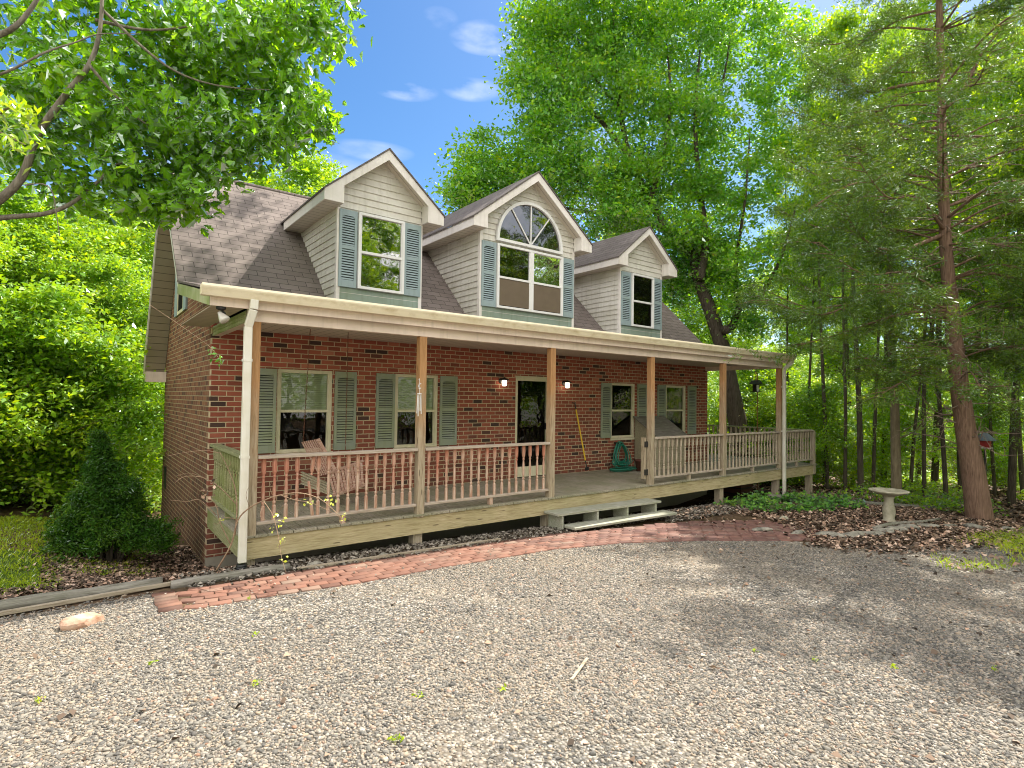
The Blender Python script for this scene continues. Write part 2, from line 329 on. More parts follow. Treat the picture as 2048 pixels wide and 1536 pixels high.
M['bark_cedar'] = bark('cedar_bark', (.10, .058, .038), (.31, .20, .14), (12, 12, .7), 4.0); M['bark_tan'] = bark('tan_bark', (.12, .095, .055), (.27, .22, .14), (5, 5, .8))
M['twig'] = bark('bare_twig', (.22, .13, .09), (.42, .30, .20), (4, 4, 4)); M['twig_grey'] = bark('grey_twig', (.16, .11, .08), (.36, .28, .22), (4, 4, 4))
def rockm(name, a, b):
    s = NT(name); g = s.noise(s.pos, 7.0, 6, .6); return s.fin(s.ramp(g, [(.35, a), (.62, b)]), .9, s.bump(g, .02, .7), .2)
M['rock'] = rockm('pink_rock', (.30, .16, .10), (.50, .36, .27)); M['flatstone'] = rockm('grey_fieldstone', (.10, .095, .08), (.30, .28, .23))
M['cement'] = rockm('cast_stone', (.24, .225, .16), (.40, .37, .28))

# ------------------------------------------------------------------ mesh helpers
class MB:
    def __init__(s): s.v = []; s.f = []
    def add(s, vs, fs):
        o = len(s.v); s.v += [tuple(map(float, p)) for p in vs]; s.f += [tuple(o+i for i in f) for f in fs]; return s
    def box(s, x0, x1, y0, y1, z0, z1):
        return s.add([(x0, y0, z0), (x1, y0, z0), (x1, y1, z0), (x0, y1, z0), (x0, y0, z1), (x1, y0, z1), (x1, y1, z1), (x0, y1, z1)],
                     [(0, 3, 2, 1), (4, 5, 6, 7), (0, 1, 5, 4), (1, 2, 6, 5), (2, 3, 7, 6), (3, 0, 4, 7)])
    def obox(s, c, ax, ay, az):
        c, ax, ay, az = map(np.array, (c, ax, ay, az)); P = [c+i*ax+j*ay+k*az for k in (-1, 1) for i, j in ((-1, -1), (1, -1), (1, 1), (-1, 1))]
        return s.add(P, [(0, 3, 2, 1), (4, 5, 6, 7), (0, 1, 5, 4), (1, 2, 6, 5), (2, 3, 7, 6), (3, 0, 4, 7)])
    def bar(s, a, b, w, h, upv=(0, 0, 1)):
        a, b = np.array(a, float), np.array(b, float); d = b-a; L = np.linalg.norm(d); d /= L
        u = np.array(upv, float); sd = np.cross(d, u); sd /= np.linalg.norm(sd); u2 = np.cross(sd, d)
        return s.obox((a+b)/2, d*L/2, sd*w/2, u2*h/2)
    def prism(s, poly, d):
        """poly: list of 3-D points (planar), extruded by vector d"""
        n = len(poly); P = [np.array(p, float) for p in poly]; Q = [p+np.array(d, float) for p in P]
        return s.add(P+Q, [tuple(range(n))[::-1], tuple(range(n, 2*n))]+[(i, (i+1) % n, n+(i+1) % n, n+i) for i in range(n)])
    def quad(s, *p): return s.add(p, [tuple(range(len(p)))])
    def lathe(s, prof, n, c=(0, 0, 0), tilt=None):
        V = []
        for r, z in prof:
            for k in range(n):
                a = 2*math.pi*k/n; p = np.array((r*math.cos(a), r*math.sin(a), z))
                if tilt is not None: p = tilt@p
                V.append(p+np.array(c))
        m = len(prof); F = [(i*n+k, i*n+(k+1) % n, (i+1)*n+(k+1) % n, (i+1)*n+k) for i in range(m-1) for k in range(n)]
        F += [tuple(range(n))[::-1], tuple((m-1)*n+k for k in range(n))]
        return s.add(V, F)
    def tube(s, path, rad, n=6, caps=True):
        P = [np.array(p, float) for p in path]; m = len(P)
        rr = rad if hasattr(rad, '__len__') else [rad]*m
        V = []; ref = None
        for i in range(m):
            d = P[min(i+1, m-1)]-P[max(i-1, 0)]; d = d/(np.linalg.norm(d)+1e-9)
            if ref is None: ref = np.array((1, 0, 0)) if abs(d[0]) < .8 else np.array((0, 1, 0))
            a = np.cross(d, ref); a /= np.linalg.norm(a)+1e-9; b = np.cross(a, d); ref = b
            ref = np.cross(d, a)*-1
            for k in range(n):
                t = 2*math.pi*k/n; V.append(P[i]+rr[i]*(math.cos(t)*a+math.sin(t)*b))
        F = [(i*n+k, i*n+(k+1) % n, (i+1)*n+(k+1) % n, (i+1)*n+k) for i in range(m-1) for k in range(n)]
        if caps: F += [tuple(range(n))[::-1], tuple((m-1)*n+k for k in range(n))]
        return s.add(V, F)
    def build(s, name, mat, parent=None, smooth=False, bevel=0, **tags):
        base = np.zeros(3)
        if parent is not None:
            q = parent
            while q is not None: base += np.array(q.location); q = q.parent
        V = np.array(s.v)-base
        me = bpy.data.meshes.new(name); me.from_pydata(V.tolist(), [], s.f)
        if mat is not None: me.materials.append(M[mat] if isinstance(mat, str) else mat)
        me.validate(); me.update()
        import bmesh
        bm = bmesh.new(); bm.from_mesh(me); bmesh.ops.recalc_face_normals(bm, faces=bm.faces); bm.to_mesh(me); bm.free()
        if smooth: me.polygons.foreach_set('use_smooth', [True]*len(me.polygons))
        o = bpy.data.objects.new(name, me); COL.objects.link(o)
        if parent is not None: o.parent = parent
        if bevel:
            b = o.modifiers.new('bevel', 'BEVEL'); b.width = bevel; b.segments = 1; b.limit_method = 'ANGLE'
        return tag(o, **tags)
def tag(o, label=None, cat=None, group=None, kind=None):
    if label: o['label'] = label
    if cat: o['category'] = cat
    if group: o['group'] = group
    if kind: o['kind'] = kind
    return o
def empty(name, loc, label=None, cat=None, group=None):
    o = bpy.data.objects.new(name, None); COL.objects.link(o); o.location = loc; o.empty_display_size = .2
    return tag(o, label, cat, group)
def npmesh(name, V, F, mat, parent=None, smooth=False, k=None, **tags):
    """V (N,3) array, F (M,k) array"""
    base = np.zeros(3)
    if parent is not None:
        q = parent
        while q is not None: base += np.array(q.location); q = q.parent
    V = (V-base).astype(np.float32); F = np.asarray(F, np.int32); m, k = F.shape
    me = bpy.data.meshes.new(name); me.vertices.add(len(V)); me.vertices.foreach_set('co', V.ravel())
    me.loops.add(m*k); me.loops.foreach_set('vertex_index', F.ravel())
    me.polygons.add(m); me.polygons.foreach_set('loop_start', np.arange(0, m*k, k, dtype=np.int32))
    me.polygons.foreach_set('loop_total', np.full(m, k, np.int32))
    if smooth: me.polygons.foreach_set('use_smooth', np.ones(m, bool))
    me.materials.append(M[mat]); me.update(calc_edges=True); me.validate()
    o = bpy.data.objects.new(name, me); COL.objects.link(o)
    if parent is not None: o.parent = parent
    return tag(o, **tags)
def copy_tree(o, parent=None):
    c = o.copy(); COL.objects.link(c); c.parent = parent
    for ch in [q for q in scene.objects if q.parent == o]: copy_tree(ch, c)
    return c

# ------------------------------------------------------------------ terrain
def H(x, y):
    x = np.asarray(x, float); y = np.asarray(y, float)
    z = -.36-.027*np.clip(x, 0, 12.5)-.11*np.clip(x-12.5, 0, 3)-.045*np.clip(x-15.5, 0, 60)
    t = np.clip((y+2.35)/2.2, 0, 1); t = t*t*(3-2*t)
    left = np.clip((-x-.3)/2.0, 0, 1)
    z = z-t*(.42*(1-left)*np.clip((13.5-x)/3, 0, 1)+.10)
    z = z-np.clip(y-2.5, 0, 30)*.075-np.clip(-x-5, 0, 30)*.05
    return z
def sheet(name, xs, ys, off, mat, mask=None, rough=0.0, seed=0, **tags):
    X, Y = np.meshgrid(xs, ys); Z = H(X, Y)+off
    if rough:
        rg = np.random.default_rng(seed); n = rg.normal(size=X.shape); n = (n+np.roll(n, 1, 0)+np.roll(n, 1, 1)+np.roll(n, (1, 1), (0, 1)))/2; Z = Z+n*rough
    nx, ny = len(xs), len(ys); V = np.stack([X.ravel(), Y.ravel(), Z.ravel()], 1)
    i = np.arange(nx-1)[None, :]+nx*np.arange(ny-1)[:, None]; i = i.ravel(); F = np.stack([i, i+1, i+nx+1, i+nx], 1)
    if mask is not None:
        c = V[F].mean(1); F = F[mask(c[:, 0], c[:, 1])]
        used = np.unique(F); mp = np.zeros(len(V), int); mp[used] = np.arange(len(used)); V = V[used]; F = mp[F]
    return npmesh(name, V, F, mat, smooth=True, **tags)
def warp(a, b, fine0, fine1, step):
    out = list(np.arange(fine0, fine1+1e-6, step)); s = step; p = fine1
    while p < b: s *= 1.22; p += s; out.append(min(p, b))
    s = step; p = fine0
    while p > a: s *= 1.22; p -= s; out.insert(0, max(p, a))
    return np.array(out)
sheet('ground', warp(-90, 160, -6, 22, .25), warp(-90, 160, -12, 10, .25), 0, 'forest', kind='structure')
NEAR = [(-30, -3.2), (-.85, -3.17), (.8, -3.33), (2.07, -3.28), (3.66, -3.29), (4.9, -3.54), (6.08, -4.02), (7.0, -4.5), (7.7, -5.0)]
def edge_y(x):   # back edge of the gravel
    xs = [-40, -.86, -.84, .8, 2.07, 3.66, 4.9, 6.08, 7.0, 8.0, 9.5, 12.0, 14.0, 40]
    ys = [-2.5, -2.52, -3.1, -3.30, -3.25, -3.26, -3.5, -3.95, -4.45, -5.6, -6.1, -6.9, -7.6, -17]
    return np.interp(x, xs, ys)
sheet('gravel_driveway', np.arange(-14, 24, .12), np.arange(-30, -2.3, .12), .006, 'gravel', lambda x, y: y < edge_y(x)+.05+.09*np.sin(x*7)*(x > 7.2), rough=.0, kind='structure')
sheet('lawn', np.arange(-16, .0, .2), np.arange(-1.9, 4.2, .2), .006, 'lawn_soil', lambda x, y: (y > -1.75+.12*np.sin(x*3)) & (x < -.55-(y < -.3)*.9+.1*np.sin(y*5)) & (y < 1.1-.25*x*0+.3*np.sin(x)), kind='structure')

# ------------------------------------------------------------------ scatter helpers
def ico():
    t = (1+5**.5)/2; v = np.array([(-1, t, 0), (1, t, 0), (-1, -t, 0), (1, -t, 0), (0, -1, t), (0, 1, t), (0, -1, -t), (0, 1, -t), (t, 0, -1), (t, 0, 1), (-t, 0, -1), (-t, 0, 1)])/math.sqrt(1+t*t)
    f = np.array([(0, 11, 5), (0, 5, 1), (0, 1, 7), (0, 7, 10), (0, 10, 11), (1, 5, 9), (5, 11, 4), (11, 10, 2), (10, 7, 6), (7, 1, 8), (3, 9, 4), (3, 4, 2), (3, 2, 6), (3, 6, 8), (3, 8, 9), (4, 9, 5), (2, 4, 11), (6, 2, 10), (8, 6, 7), (9, 8, 1)]); return v, f
def stones(name, P, size, mat, seed, flat=.5, **tags):
    rg = np.random.default_rng(seed); n = len(P); v, f = ico()
    a = rg.uniform(0, 6.28, n); c, s_ = np.cos(a), np.sin(a)
    V = v[None]*(1+rg.uniform(-.38, .34, (n, 12, 1)))*np.stack([rg.uniform(.8, 1.35, n), rg.uniform(.6, 1.0, n), rg.uniform(flat*.7, flat*1.5, n)], 1)[:, None, :]
    x = V[..., 0]*c[:, None]-V[..., 1]*s_[:, None]; y = V[..., 0]*s_[:, None]+V[..., 1]*c[:, None]
    tl = rg.normal(0, .25, (n, 1)); z = V[..., 2]+x*tl
    V = np.stack([x, y, z], 2)*size[:, None, None]+P[:, None, :]
    F = f[None]+12*np.arange(n)[:, None, None]
    return npmesh(name, V.reshape(-1, 3), F.reshape(-1, 3), mat, **tags)
def unit(v): return v/(np.linalg.norm(v, axis=-1, keepdims=True)+1e-9)
def leaf_quads(P, size, rg, upb=1.0, aspect=.55, droop=.2, curl=.25, axis=None):
    """one bent diamond per leaf; returns V, F"""
    n = len(P)
    d = rg.normal(size=(n, 3)) if axis is None else axis+rg.normal(0, .45, (n, 3)); d[:, 2] = d[:, 2]*.6-droop; d = unit(d)
    nn = rg.normal(size=(n, 3)); nn[:, 2] = np.abs(nn[:, 2])*.7+upb; nn = unit(nn-(nn*d).sum(1, keepdims=True)*d)
    sd = np.cross(d, nn); L = size[:, None]; w = L*aspect*.5
    b = P-d*L*.5; t = P+d*L*.5-nn*L*curl*.3; m = P-nn*0
    l = m+sd*w+nn*L*curl*.35; r = m-sd*w+nn*L*curl*.35
    V = np.stack([b, l, t, r], 1).reshape(-1, 3); F = np.arange(4*n).reshape(n, 4); return V, F
def lobed(P, size, rg, upb=.6, droop=.5):
    """oak-like lobed leaf, two folded halves"""
    n = len(P); d = rg.normal(size=(n, 3)); d[:, 2] = d[:, 2]*.6-droop; d = unit(d)
    nn = rg.normal(size=(n, 3)); nn[:, 2] = np.abs(nn[:, 2])+upb; nn = unit(nn-(nn*d).sum(1, keepdims=True)*d); sd = np.cross(d, nn)
    out = [(0, 0), (.10, .05), (.22, .30), (.32, .10), (.48, .42), (.60, .13), (.74, .30), (.82, .08), (1.0, .0)]
    V = []; half = len(out)
    for sgn in (1, -1):
        for t, w in out: V.append(P+size[:, None]*((t-.5)*d+sgn*w*sd*.95+nn*(abs(w)*.25-.25*t*t)))
    V = np.stack(V, 1); k = 2*half
    base = k*np.arange(n)[:, None]
    # each half as quads fanned along the midrib
    q = []
    mid = [0, 3, 5, 7, 8]
    for s0 in (0, half):
        q += [(s0, s0+1, s0+2, s0+3), (s0, s0+3, s0+4, s0+5), (s0, s0+5, s0+6, s0+7), (s0, s0+7, s0+8, s0+8)]
    F = np.concatenate([base+np.array([a])[None, 0] for a in q], 0)
    tri = F[:, 2] == F[:, 3]
    T = F[~tri]; F3 = F[tri][:, :3]
    F3 = np.concatenate([F3, F3[:, :1]], 1)
    return V.reshape(-1, 3), np.concatenate([T[:, [0, 1, 2]], T[:, [0, 2, 3]], F3[:, :3]], 0)
def litter(name, P, size, mat, seed, h=.015, **tags):
    rg = np.random.default_rng(seed); n = len(P); d = rg.normal(size=(n, 3)); d[:, 2] *= .35; d = unit(d)
    nn = rg.normal(0, .5, (n, 3)); nn[:, 2] = 1; nn = unit(nn-(nn*d).sum(1, keepdims=True)*d); sd = np.cross(d, nn); L = size[:, None]; w = L*rg.uniform(.25, .45, (n, 1))
    P = P+np.array([0, 0, 1])*rg.uniform(.3, 1.8, (n, 1))*h
    V = np.stack([P-d*L*.5, P+sd*w+nn*L*.18, P+d*L*.5, P-sd*w+nn*L*.18], 1).reshape(-1, 3)
    return npmesh(name, V, np.arange(4*n).reshape(n, 4), mat, **tags)
def blades(name, P, h, mat, seed, w=.012, **tags):
    rg = np.random.default_rng(seed); n = len(P); a = rg.uniform(0, 6.28, n); sd = np.stack([np.cos(a), np.sin(a), 0*a], 1)*w
    ln = np.stack([rg.normal(0, .35, n), rg.normal(0, .35, n), np.ones(n)], 1)*h[:, None]
    V = np.stack([P-sd, P+sd, P+ln*.6+sd*.6, P+ln*[1.5, 1.5, 1]], 1).reshape(-1, 3)
    return npmesh(name, V, np.arange(4*n).reshape(n, 4), mat, **tags)
def inview(P, pad=60):
    d = P-O; z = d@fw; u = 1024+FPX*(d@rt)/np.maximum(z, .01); v = 768-FPX*(d@up)/np.maximum(z, .01)
    return (z > .3) & (u > -pad) & (u < 2048+pad) & (v > -pad) & (v < 1536+pad), z
def onground(x, y, off=0.0): return np.stack([x, y, H(x, y)+off], 1)

rg = np.random.default_rng(5)
# loose gravel: real stones, dense near the camera
n = 1300000; x = rg.uniform(-7, 12, n); y = rg.uniform(-10.0, -2.3, n); P = onground(x, y, .008)
ok, z = inview(P, 420); dist = np.linalg.norm(P-O, axis=1)
comp = np.sin(x*1.1+y*.8+.6)*np.sin(y*.9-x*.35+2)+.35*np.sin(x*4.1)*np.sin(y*3.7); keep = ok & (y < edge_y(x)+.16*rg.uniform(size=n)**5) & (rg.uniform(size=n) < np.clip(1.0-1.5*np.clip(comp-.12, 0, 1), .25, 1)) & (rg.uniform(size=n) < np.clip(1.25-(dist-3)/6.0, .12, 1))
P = P[keep][:165000]
stones('gravel_stones', P, np.clip(rg.lognormal(-4.82, .40, len(P)), .0045, .022), 'stone', 7, kind='stuff', label='loose grey and tan gravel covering the driveway', cat='gravel')

# ------------------------------------------------------------------ the house
L = 12.40; YB = 5.3
house = empty('house', (6.2, 0, -.8), 'brick cottage with three dormers and a long covered front porch', 'house')
def holes_wall(mb, x0, x1, z0, z1, holes, y0, y1):
    zs = sorted({z0, z1} | {h[2] for h in holes} | {h[3] for h in holes})
    for a, b in zip(zs, zs[1:]):
        cur = x0
        for h in sorted(h for h in holes if h[2] <= a and h[3] >= b):
            if h[0] > cur: mb.box(cur, h[0], y0, y1, a, b)
            cur = h[1]
        if cur < x1: mb.box(cur, x1, y0, y1, a, b)
WT, WB = 2.035, .725
WIN = [(.92, 1.79), (2.91, 3.78), (8.47, 9.34), (10.55, 11.42)]
DOOR = (5.60, 6.50)
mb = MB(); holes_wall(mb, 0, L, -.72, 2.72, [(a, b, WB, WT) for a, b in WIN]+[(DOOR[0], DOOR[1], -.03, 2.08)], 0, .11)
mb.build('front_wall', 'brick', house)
RX, FY, FZ, RY, RZ, BY, BZ = -.40, .40, 3.29, 3.04, 5.86, 5.45, 2.22
prof = [(0.112, -.86), (YB, -1.3), (YB, 2.2), (RY, RZ-.16), (.112, 3.0)]
mb = MB()
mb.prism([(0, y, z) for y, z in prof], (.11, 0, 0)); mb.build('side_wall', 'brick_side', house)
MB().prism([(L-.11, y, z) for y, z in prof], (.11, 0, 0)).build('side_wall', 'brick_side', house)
MB().box(.12, L-.12, YB-.12, YB, -1.3, 2.3).build('rear_wall', 'brick', house)
MB().box(.004, L-.004, .004, .10, -1.1, -.722).build('foundation', 'concrete', house)
MB().box(.012, .10, .13, 4.9, -1.5, -.87).build('foundation', 'concrete', house)
# main roof
def slab(p, q, x0, x1, th):
    (y0, z0), (y1, z1) = p, q; d = np.array((y1-y0, z1-z0)); n = np.array((d[1], -d[0])); n = n/np.linalg.norm(n)*th
    if n[1] > 0: n = -n
    return [(x0, y0, z0), (x0, y1, z1), (x0, y1+n[0], z1+n[1]), (x0, y0+n[0], z0+n[1])], (x1-x0, 0, 0)
roof = MB(); roof.prism(*slab((FY, FZ), (RY, RZ), RX, L-RX, .03))
roof.prism(*slab((BY, BZ), (RY, RZ), RX, L-RX, .03)); roof = roof.build('roof', 'shingle', house)
MB().tube([(RX-.01, RY, RZ-.015), (L-RX+.01, RY, RZ-.015)], .045, 8).build('ridge_cap', 'shingle', roof)
# rake boards and the soffit under the rakes
for x0, x1 in ((RX+.005, RX+.03), (L-RX-.03, L-RX-.005)):
    m = MB()
    for (a, b) in (((FY, FZ), (RY, RZ)), ((BY, BZ), (RY, RZ))):
        (y0, z0), (y1, z1) = a, b
        m.prism([(x0, y0, z0-.045), (x0, y1, z1-.045), (x0, y1, z1-.17), (x0, y0, z0-.17)], (x1-x0, 0, 0))
    m.build('rake_board', 'trim_white', roof)
for x0, x1 in ((RX+.032, -.002), (L+.002, L-RX-.032)):
    m = MB()
    for (a, b) in (((FY, FZ), (RY, RZ)), ((BY, BZ), (RY, RZ))):
        (y0, z0), (y1, z1) = a, b
        m.prism([(x0, y0, z0-.15), (x0, y1, z1-.15), (x0, y1, z1-.165), (x0, y0, z0-.165)], (x1-x0, 0, 0))
    m.build('rake_soffit', 'soffit_rake', roof)
MB().box(RX+.032, -.003, BY-.35, BY-.01, BZ-.34, BZ-.12).build('eave_return', 'soffit_trim', roof)
# porch roof (low slope)
GX0, GX1, GY = -.50, 12.68, -2.32
pr = MB(); pr.prism(*slab((GY+.10, 2.80), (FY+.02, FZ+.002), RX-.01, GX1-.04, .03)); pr = pr.build('porch_roof', 'shingle', house)
MB().prism([(RX-.003, GY+.14, 2.75), (RX-.003, FY, FZ-.045), (RX-.003, FY, FZ-.20), (RX-.003, GY+.14, 2.60)], (.03, 0, 0)).build('rake_board', 'siding_green', pr)
MB().prism([(L+.22, GY+.14, 2.75), (L+.22, FY, FZ-.045), (L+.22, FY, FZ-.20), (L+.22, GY+.14, 2.60)], (.03, 0, 0)).build('rake_board', 'soffit_trim', pr)
MB().box(RX, L+.25, GY+.11, GY+.135, 2.60, 2.775).build('fascia', 'soffit_trim', pr)
MB().box(RX+.03, L+.22, GY+.14, -2.125, 2.612, 2.62).build('eave_soffit', 'sof_eave', pr)
MB().box(RX+.03, -.03, -2.12, .2, 2.612, 2.62).build('eave_soffit', 'soffit', pr)
MB().box(.03, L-.02, -2.0, -.004, 2.585, 2.60).build('porch_ceiling', 'ceiling', house)
# gutter: K-style profile
gp = [(0, .12), (-.01, .125), (-.015, .10), (-.012, .085), (.0, .06), (.012, .03), (.025, .0), (.11, .0), (.11, .115), (.103, .115), (.103, .008), (.03, .008), (.008, .065), (.004, .105)]
m = MB(); m.prism([(GX0, GY+a, 2.695+b) for a, b in gp], (GX1-GX0, 0, 0)); gut = m.build('gutter', 'gutter', house)
MB().box(GX0-.004, GX0, GY+.004, GY+.106, 2.70, 2.81).build('gutter_end_cap', 'gutter', gut)
# beam along the porch front, with returns
MB().box(.02, L+.01, -2.115, -2.005, 2.475, 2.70).build('porch_beam', 'soffit_trim', house)
MB().box(L-.10, L+.01, -2.003, -.002, 2.475, 2.60).build('porch_beam', 'soffit_trim', house)
MB().box(.02, .12, -2.003, -.002, 2.475, 2.58).build('porch_beam', 'soffit_trim', house)
ep = MB()
for k in range(3): ep.prism([(.016, -2.0, 2.478+k*.045), (.002, -2.0, 2.478+k*.045), (.014, -2.0, 2.52+k*.045)], (0, 1.995, 0))
ep.box(.012, .016, -2.003, -.003, 2.47, 2.61); ep.build('end_panel', 'siding_green', house)
# deck
d = MB(); r_ = random.Random(3)
x = 0.0
while x < 14.2:
    w = .138; back = 0.0 if x < L-.14 else 3.2
    if not (L-.14 <= x < L): d.box(x, x+w, -2.12-r_.uniform(0, .012), (-.006 if x < L-.14 else 3.2), -.03-r_.uniform(0, .002), r_.uniform(-.002, .002))
    else: d.box(x, x+w, -2.12, -.006, -.03, 0)
    x += .1455
deck = d.build('deck_floor', 'deck', house, bevel=.003)
MB().box(0.05, 14.2, -2.10, -2.06, -.275, -.033).build('front_skirt', 'skirt', deck)
MB().box(.004, .045, -2.10, -.004, -.275, -.033).build('side_skirt', 'skirt_side', deck)
MB().box(14.2, 14.24, -2.10, 3.2, -.275, -.033).build('side_skirt', 'skirt_side', deck)
for i in range(9): MB().box(.4+i*1.5, .44+i*1.5, -2.05, -.02, -.24, -.035).build('joist', 'deck', deck)
for x in (.10, 2.30, 4.74, 7.34, 9.84, 12.33, 14.10):
    MB().box(x-.07, x+.07, -2.04, -1.90, float(H(x, -2))-.25, -.04).build('support_post', 'baluster_grey', deck)
for x, y in ((14.1, .6), (14.1, 3.0), (12.6, 3.0), (12.7, .6)): MB().box(x-.07, x+.07, y-.07, y+.07, -1.9, -.04).build('support_post', 'baluster_grey', deck)
# roof posts
PX_ = [.10, 2.30, 4.74, 7.34, 9.84, 12.33]
for x in PX_:
    MB().box(x-.056, x+.056, -2.118, -2.006, -.02 if x != 2.30 else -.05, 2.474).build('porch_post', 'post', house, bevel=.006)
# balusters
bp = [(.021, .0), (.021, .17), (.012, .185), (.019, .205), (.019, .215), (.010, .235), (.017, .26), (.0185, .36), (.016, .44), (.011, .50), (.017, .515), (.017, .525), (.012, .54), (.018, .555), (.023, .575), (.026, .66), (.024, .74)]
def baluster_mesh(mb, x, y, z0, h, tilt=None, part=None):
    k = h/.74; pts = [(r*1.13, z*k) for r, z in bp]
    mb.lathe(pts, 8, (x, y, z0), tilt)
def railing(name, a, b, mat, capmat, lab=None, n=None, broken=None, z=(.10, .87), support=True):
    a, b = np.array(a, float), np.array(b, float); D = np.linalg.norm(b-a); u = (b-a)/D; nrm = np.array((-u[1], u[0]))
    m = MB(); m.bar((*a, .893), (*b, .893), .135, .036)
    rail = m.build('railing', capmat, house, bevel=.004)
    if lab: rail['label'] = lab
    MB().bar((*a, .125), (*b, .125), .085, .036).build('bottom_rail', capmat, rail, bevel=.004)
    mid = (a+b)/2
    if support: MB().box(mid[0]-.03, mid[0]+.03, mid[1]-.03, mid[1]+.03, .001, .106).build('support_block', mat, rail)
    n = n or int(D/.142)
    for i in range(n):
        t = (i+.6)/(n+.2)*D; p = a+u*t
        bm_ = MB()
        if broken == i:
            ang = .10; T = np.array([[math.cos(ang), 0, math.sin(ang)], [0, 1, 0], [-math.sin(ang), 0, math.cos(ang)]])
            bm_.lathe([(r_0, zz) for r_0, zz in bp if zz > .5], 8, (p[0]-.005, p[1], .13), T)
            ang = -.13; T = np.array([[math.cos(ang), 0, math.sin(ang)], [0, 1, 0], [-math.sin(ang), 0, math.cos(ang)]])
            bm_.lathe([(r_0, zz) for r_0, zz in bp if zz < .5], 8, (p[0]+.07, p[1], .13), T)
            bm_.build('baluster', mat, rail, label='baluster snapped in two and leaning')
        else:
            baluster_mesh(bm_, p[0]+r_.uniform(-.006, .006), p[1], .143, .73); bm_.build('baluster', mat, rail)
    return rail
railing('r', (.16, -2.06), (2.24, -2.06), 'baluster', 'rail_cap', n=16, broken=4)
railing('r', (2.36, -2.06), (4.68, -2.06), 'baluster', 'rail_cap', n=16)
railing('r', (7.40, -2.06), (9.78, -2.06), 'baluster_grey', 'rail_cap', 'greyer railing right of the steps', n=17)
railing('r', (9.90, -2.06), (12.27, -2.06), 'baluster_grey', 'rail_cap', n=17)
railing('r', (12.40, -2.06), (14.08, -2.06), 'baluster_grey', 'rail_cap', n=12)
railing('r', (.07, -2.0), (.07, -.03), 'skirt_side', 'rail_cap_side', 'green stained railing at the left end', n=13)
railing('r', (14.14, -2.0), (14.14, 3.1), 'baluster_grey', 'rail_cap_side', n=34)
railing('r', (12.45, 3.14), (14.1, 3.14), 'baluster_grey', 'rail_cap', n=11)
for x, y in ((14.14, -2.06), (14.14, 3.14)): MB().box(x-.05, x+.05, y-.05, y+.05, -.27, .88).build('corner_post', 'baluster_grey', house, bevel=.004)
# rim of a small gate left standing beside the fourth post
gp_ = MB().box(7.20, 7.255, -2.03, -1.94, .10, .90).build('gate_post', 'post', house, bevel=.004, label='short orange gate stile beside the post')
for z in (.18, .72): MB().box(7.19, 7.31, -2.05, -2.032, z, z+.11).build('hinge', 'black_iron', gp_, bevel=.003)
# steps
def skew(x, y0): return y0-.062*(x-4.6)
st = MB().prism([(4.56, skew(4.56, -2.12), -.24), (6.98, skew(6.98, -2.125), -.24), (6.98, skew(6.98, -2.46), -.24), (4.56, skew(4.56, -2.46), -.24)], (0, 0, .038)).build('step', 'step', house, bevel=.004)
MB().prism([(4.72, skew(4.72, -2.37), -.435), (7.14, skew(7.14, -2.37), -.435), (7.14, skew(7.14, -2.68), -.435), (4.72, skew(4.72, -2.68), -.435)], (0, 0, .038)).build('step', 'step', house, bevel=.004)
for x in (4.66, 5.42, 6.12, 6.84):
    MB().prism([(x, skew(x, -2.44), -.56), (x+.04, skew(x, -2.44), -.56), (x+.04, skew(x, -2.12), -.56), (x, skew(x, -2.12), -.56)], (0, 0, .318)).build('step_riser', 'step', st)
# windows
def window(x0, x1, z0, z1, y, fr, gl, t=.055, mull=None, ydepth=.05, mid=None, parent=house, back=True, split=None):
    m = MB(); m.box(x0, x0+t, y, y+ydepth, z0, z1); m.box(x1-t, x1, y, y+ydepth, z0, z1); m.box(x0+t, x1-t, y, y+ydepth, z1-t, z1); m.box(x0+t, x1-t, y, y+ydepth, z0, z0+t)
    zm = mid or (z0+z1)/2
    m.box(x0+t, x1-t, y+.006, y+ydepth-.002, zm-.022, zm+.022)
    for xm in (mull or []): m.box(xm-.045, xm+.045, y+.001, y+ydepth-.001, z0+t, z1-t)
    # thin sash frames
    sx = [x0+t]+[q for xm in (mull or []) for q in (xm-.045, xm+.045)]+[x1-t]
    for a, b in zip(sx[::2], sx[1::2]):
        for c_, d_, yy in ((z0+t, zm-.022, .012), (zm+.022, z1-t, .008)):
            m.box(a, a+.016, y+yy, y+ydepth-.003, c_, d_); m.box(b-.016, b, y+yy, y+ydepth-.003, c_, d_)
    w = m.build('window', fr, parent, bevel=.003)
    for a, b in zip(sx[::2], sx[1::2]):
        MB().quad((a+.01, y+ydepth*.62, zm), (b-.01, y+ydepth*.62, zm), (b-.01, y+ydepth*.62, z1-t+.005), (a+.01, y+ydepth*.62, z1-t+.005)).build('pane', gl, w)
        MB().quad((a+.01, y+ydepth*.8, z0+t-.005), (b-.01, y+ydepth*.8, z0+t-.005), (b-.01, y+ydepth*.8, zm), (a+.01, y+ydepth*.8, zm)).build('pane', gl, w)
    return w
def room(x0, x1, z0, z1, y0, y1):
    m = MB(); m.quad((x0, y1, z0), (x1, y1, z0), (x1, y1, z1), (x0, y1, z1))
    m.quad((x0, y0, z0), (x0, y1, z0), (x0, y1, z1), (x0, y0, z1)); m.quad((x1, y0, z0), (x1, y1, z0), (x1, y1, z1), (x1, y0, z1))
    m.quad((x0, y0, z1), (x1, y0, z1), (x1, y1, z1), (x0, y1, z1)); m.quad((x0, y0, z0), (x1, y0, z0), (x1, y1, z0), (x0, y1, z0)); return m
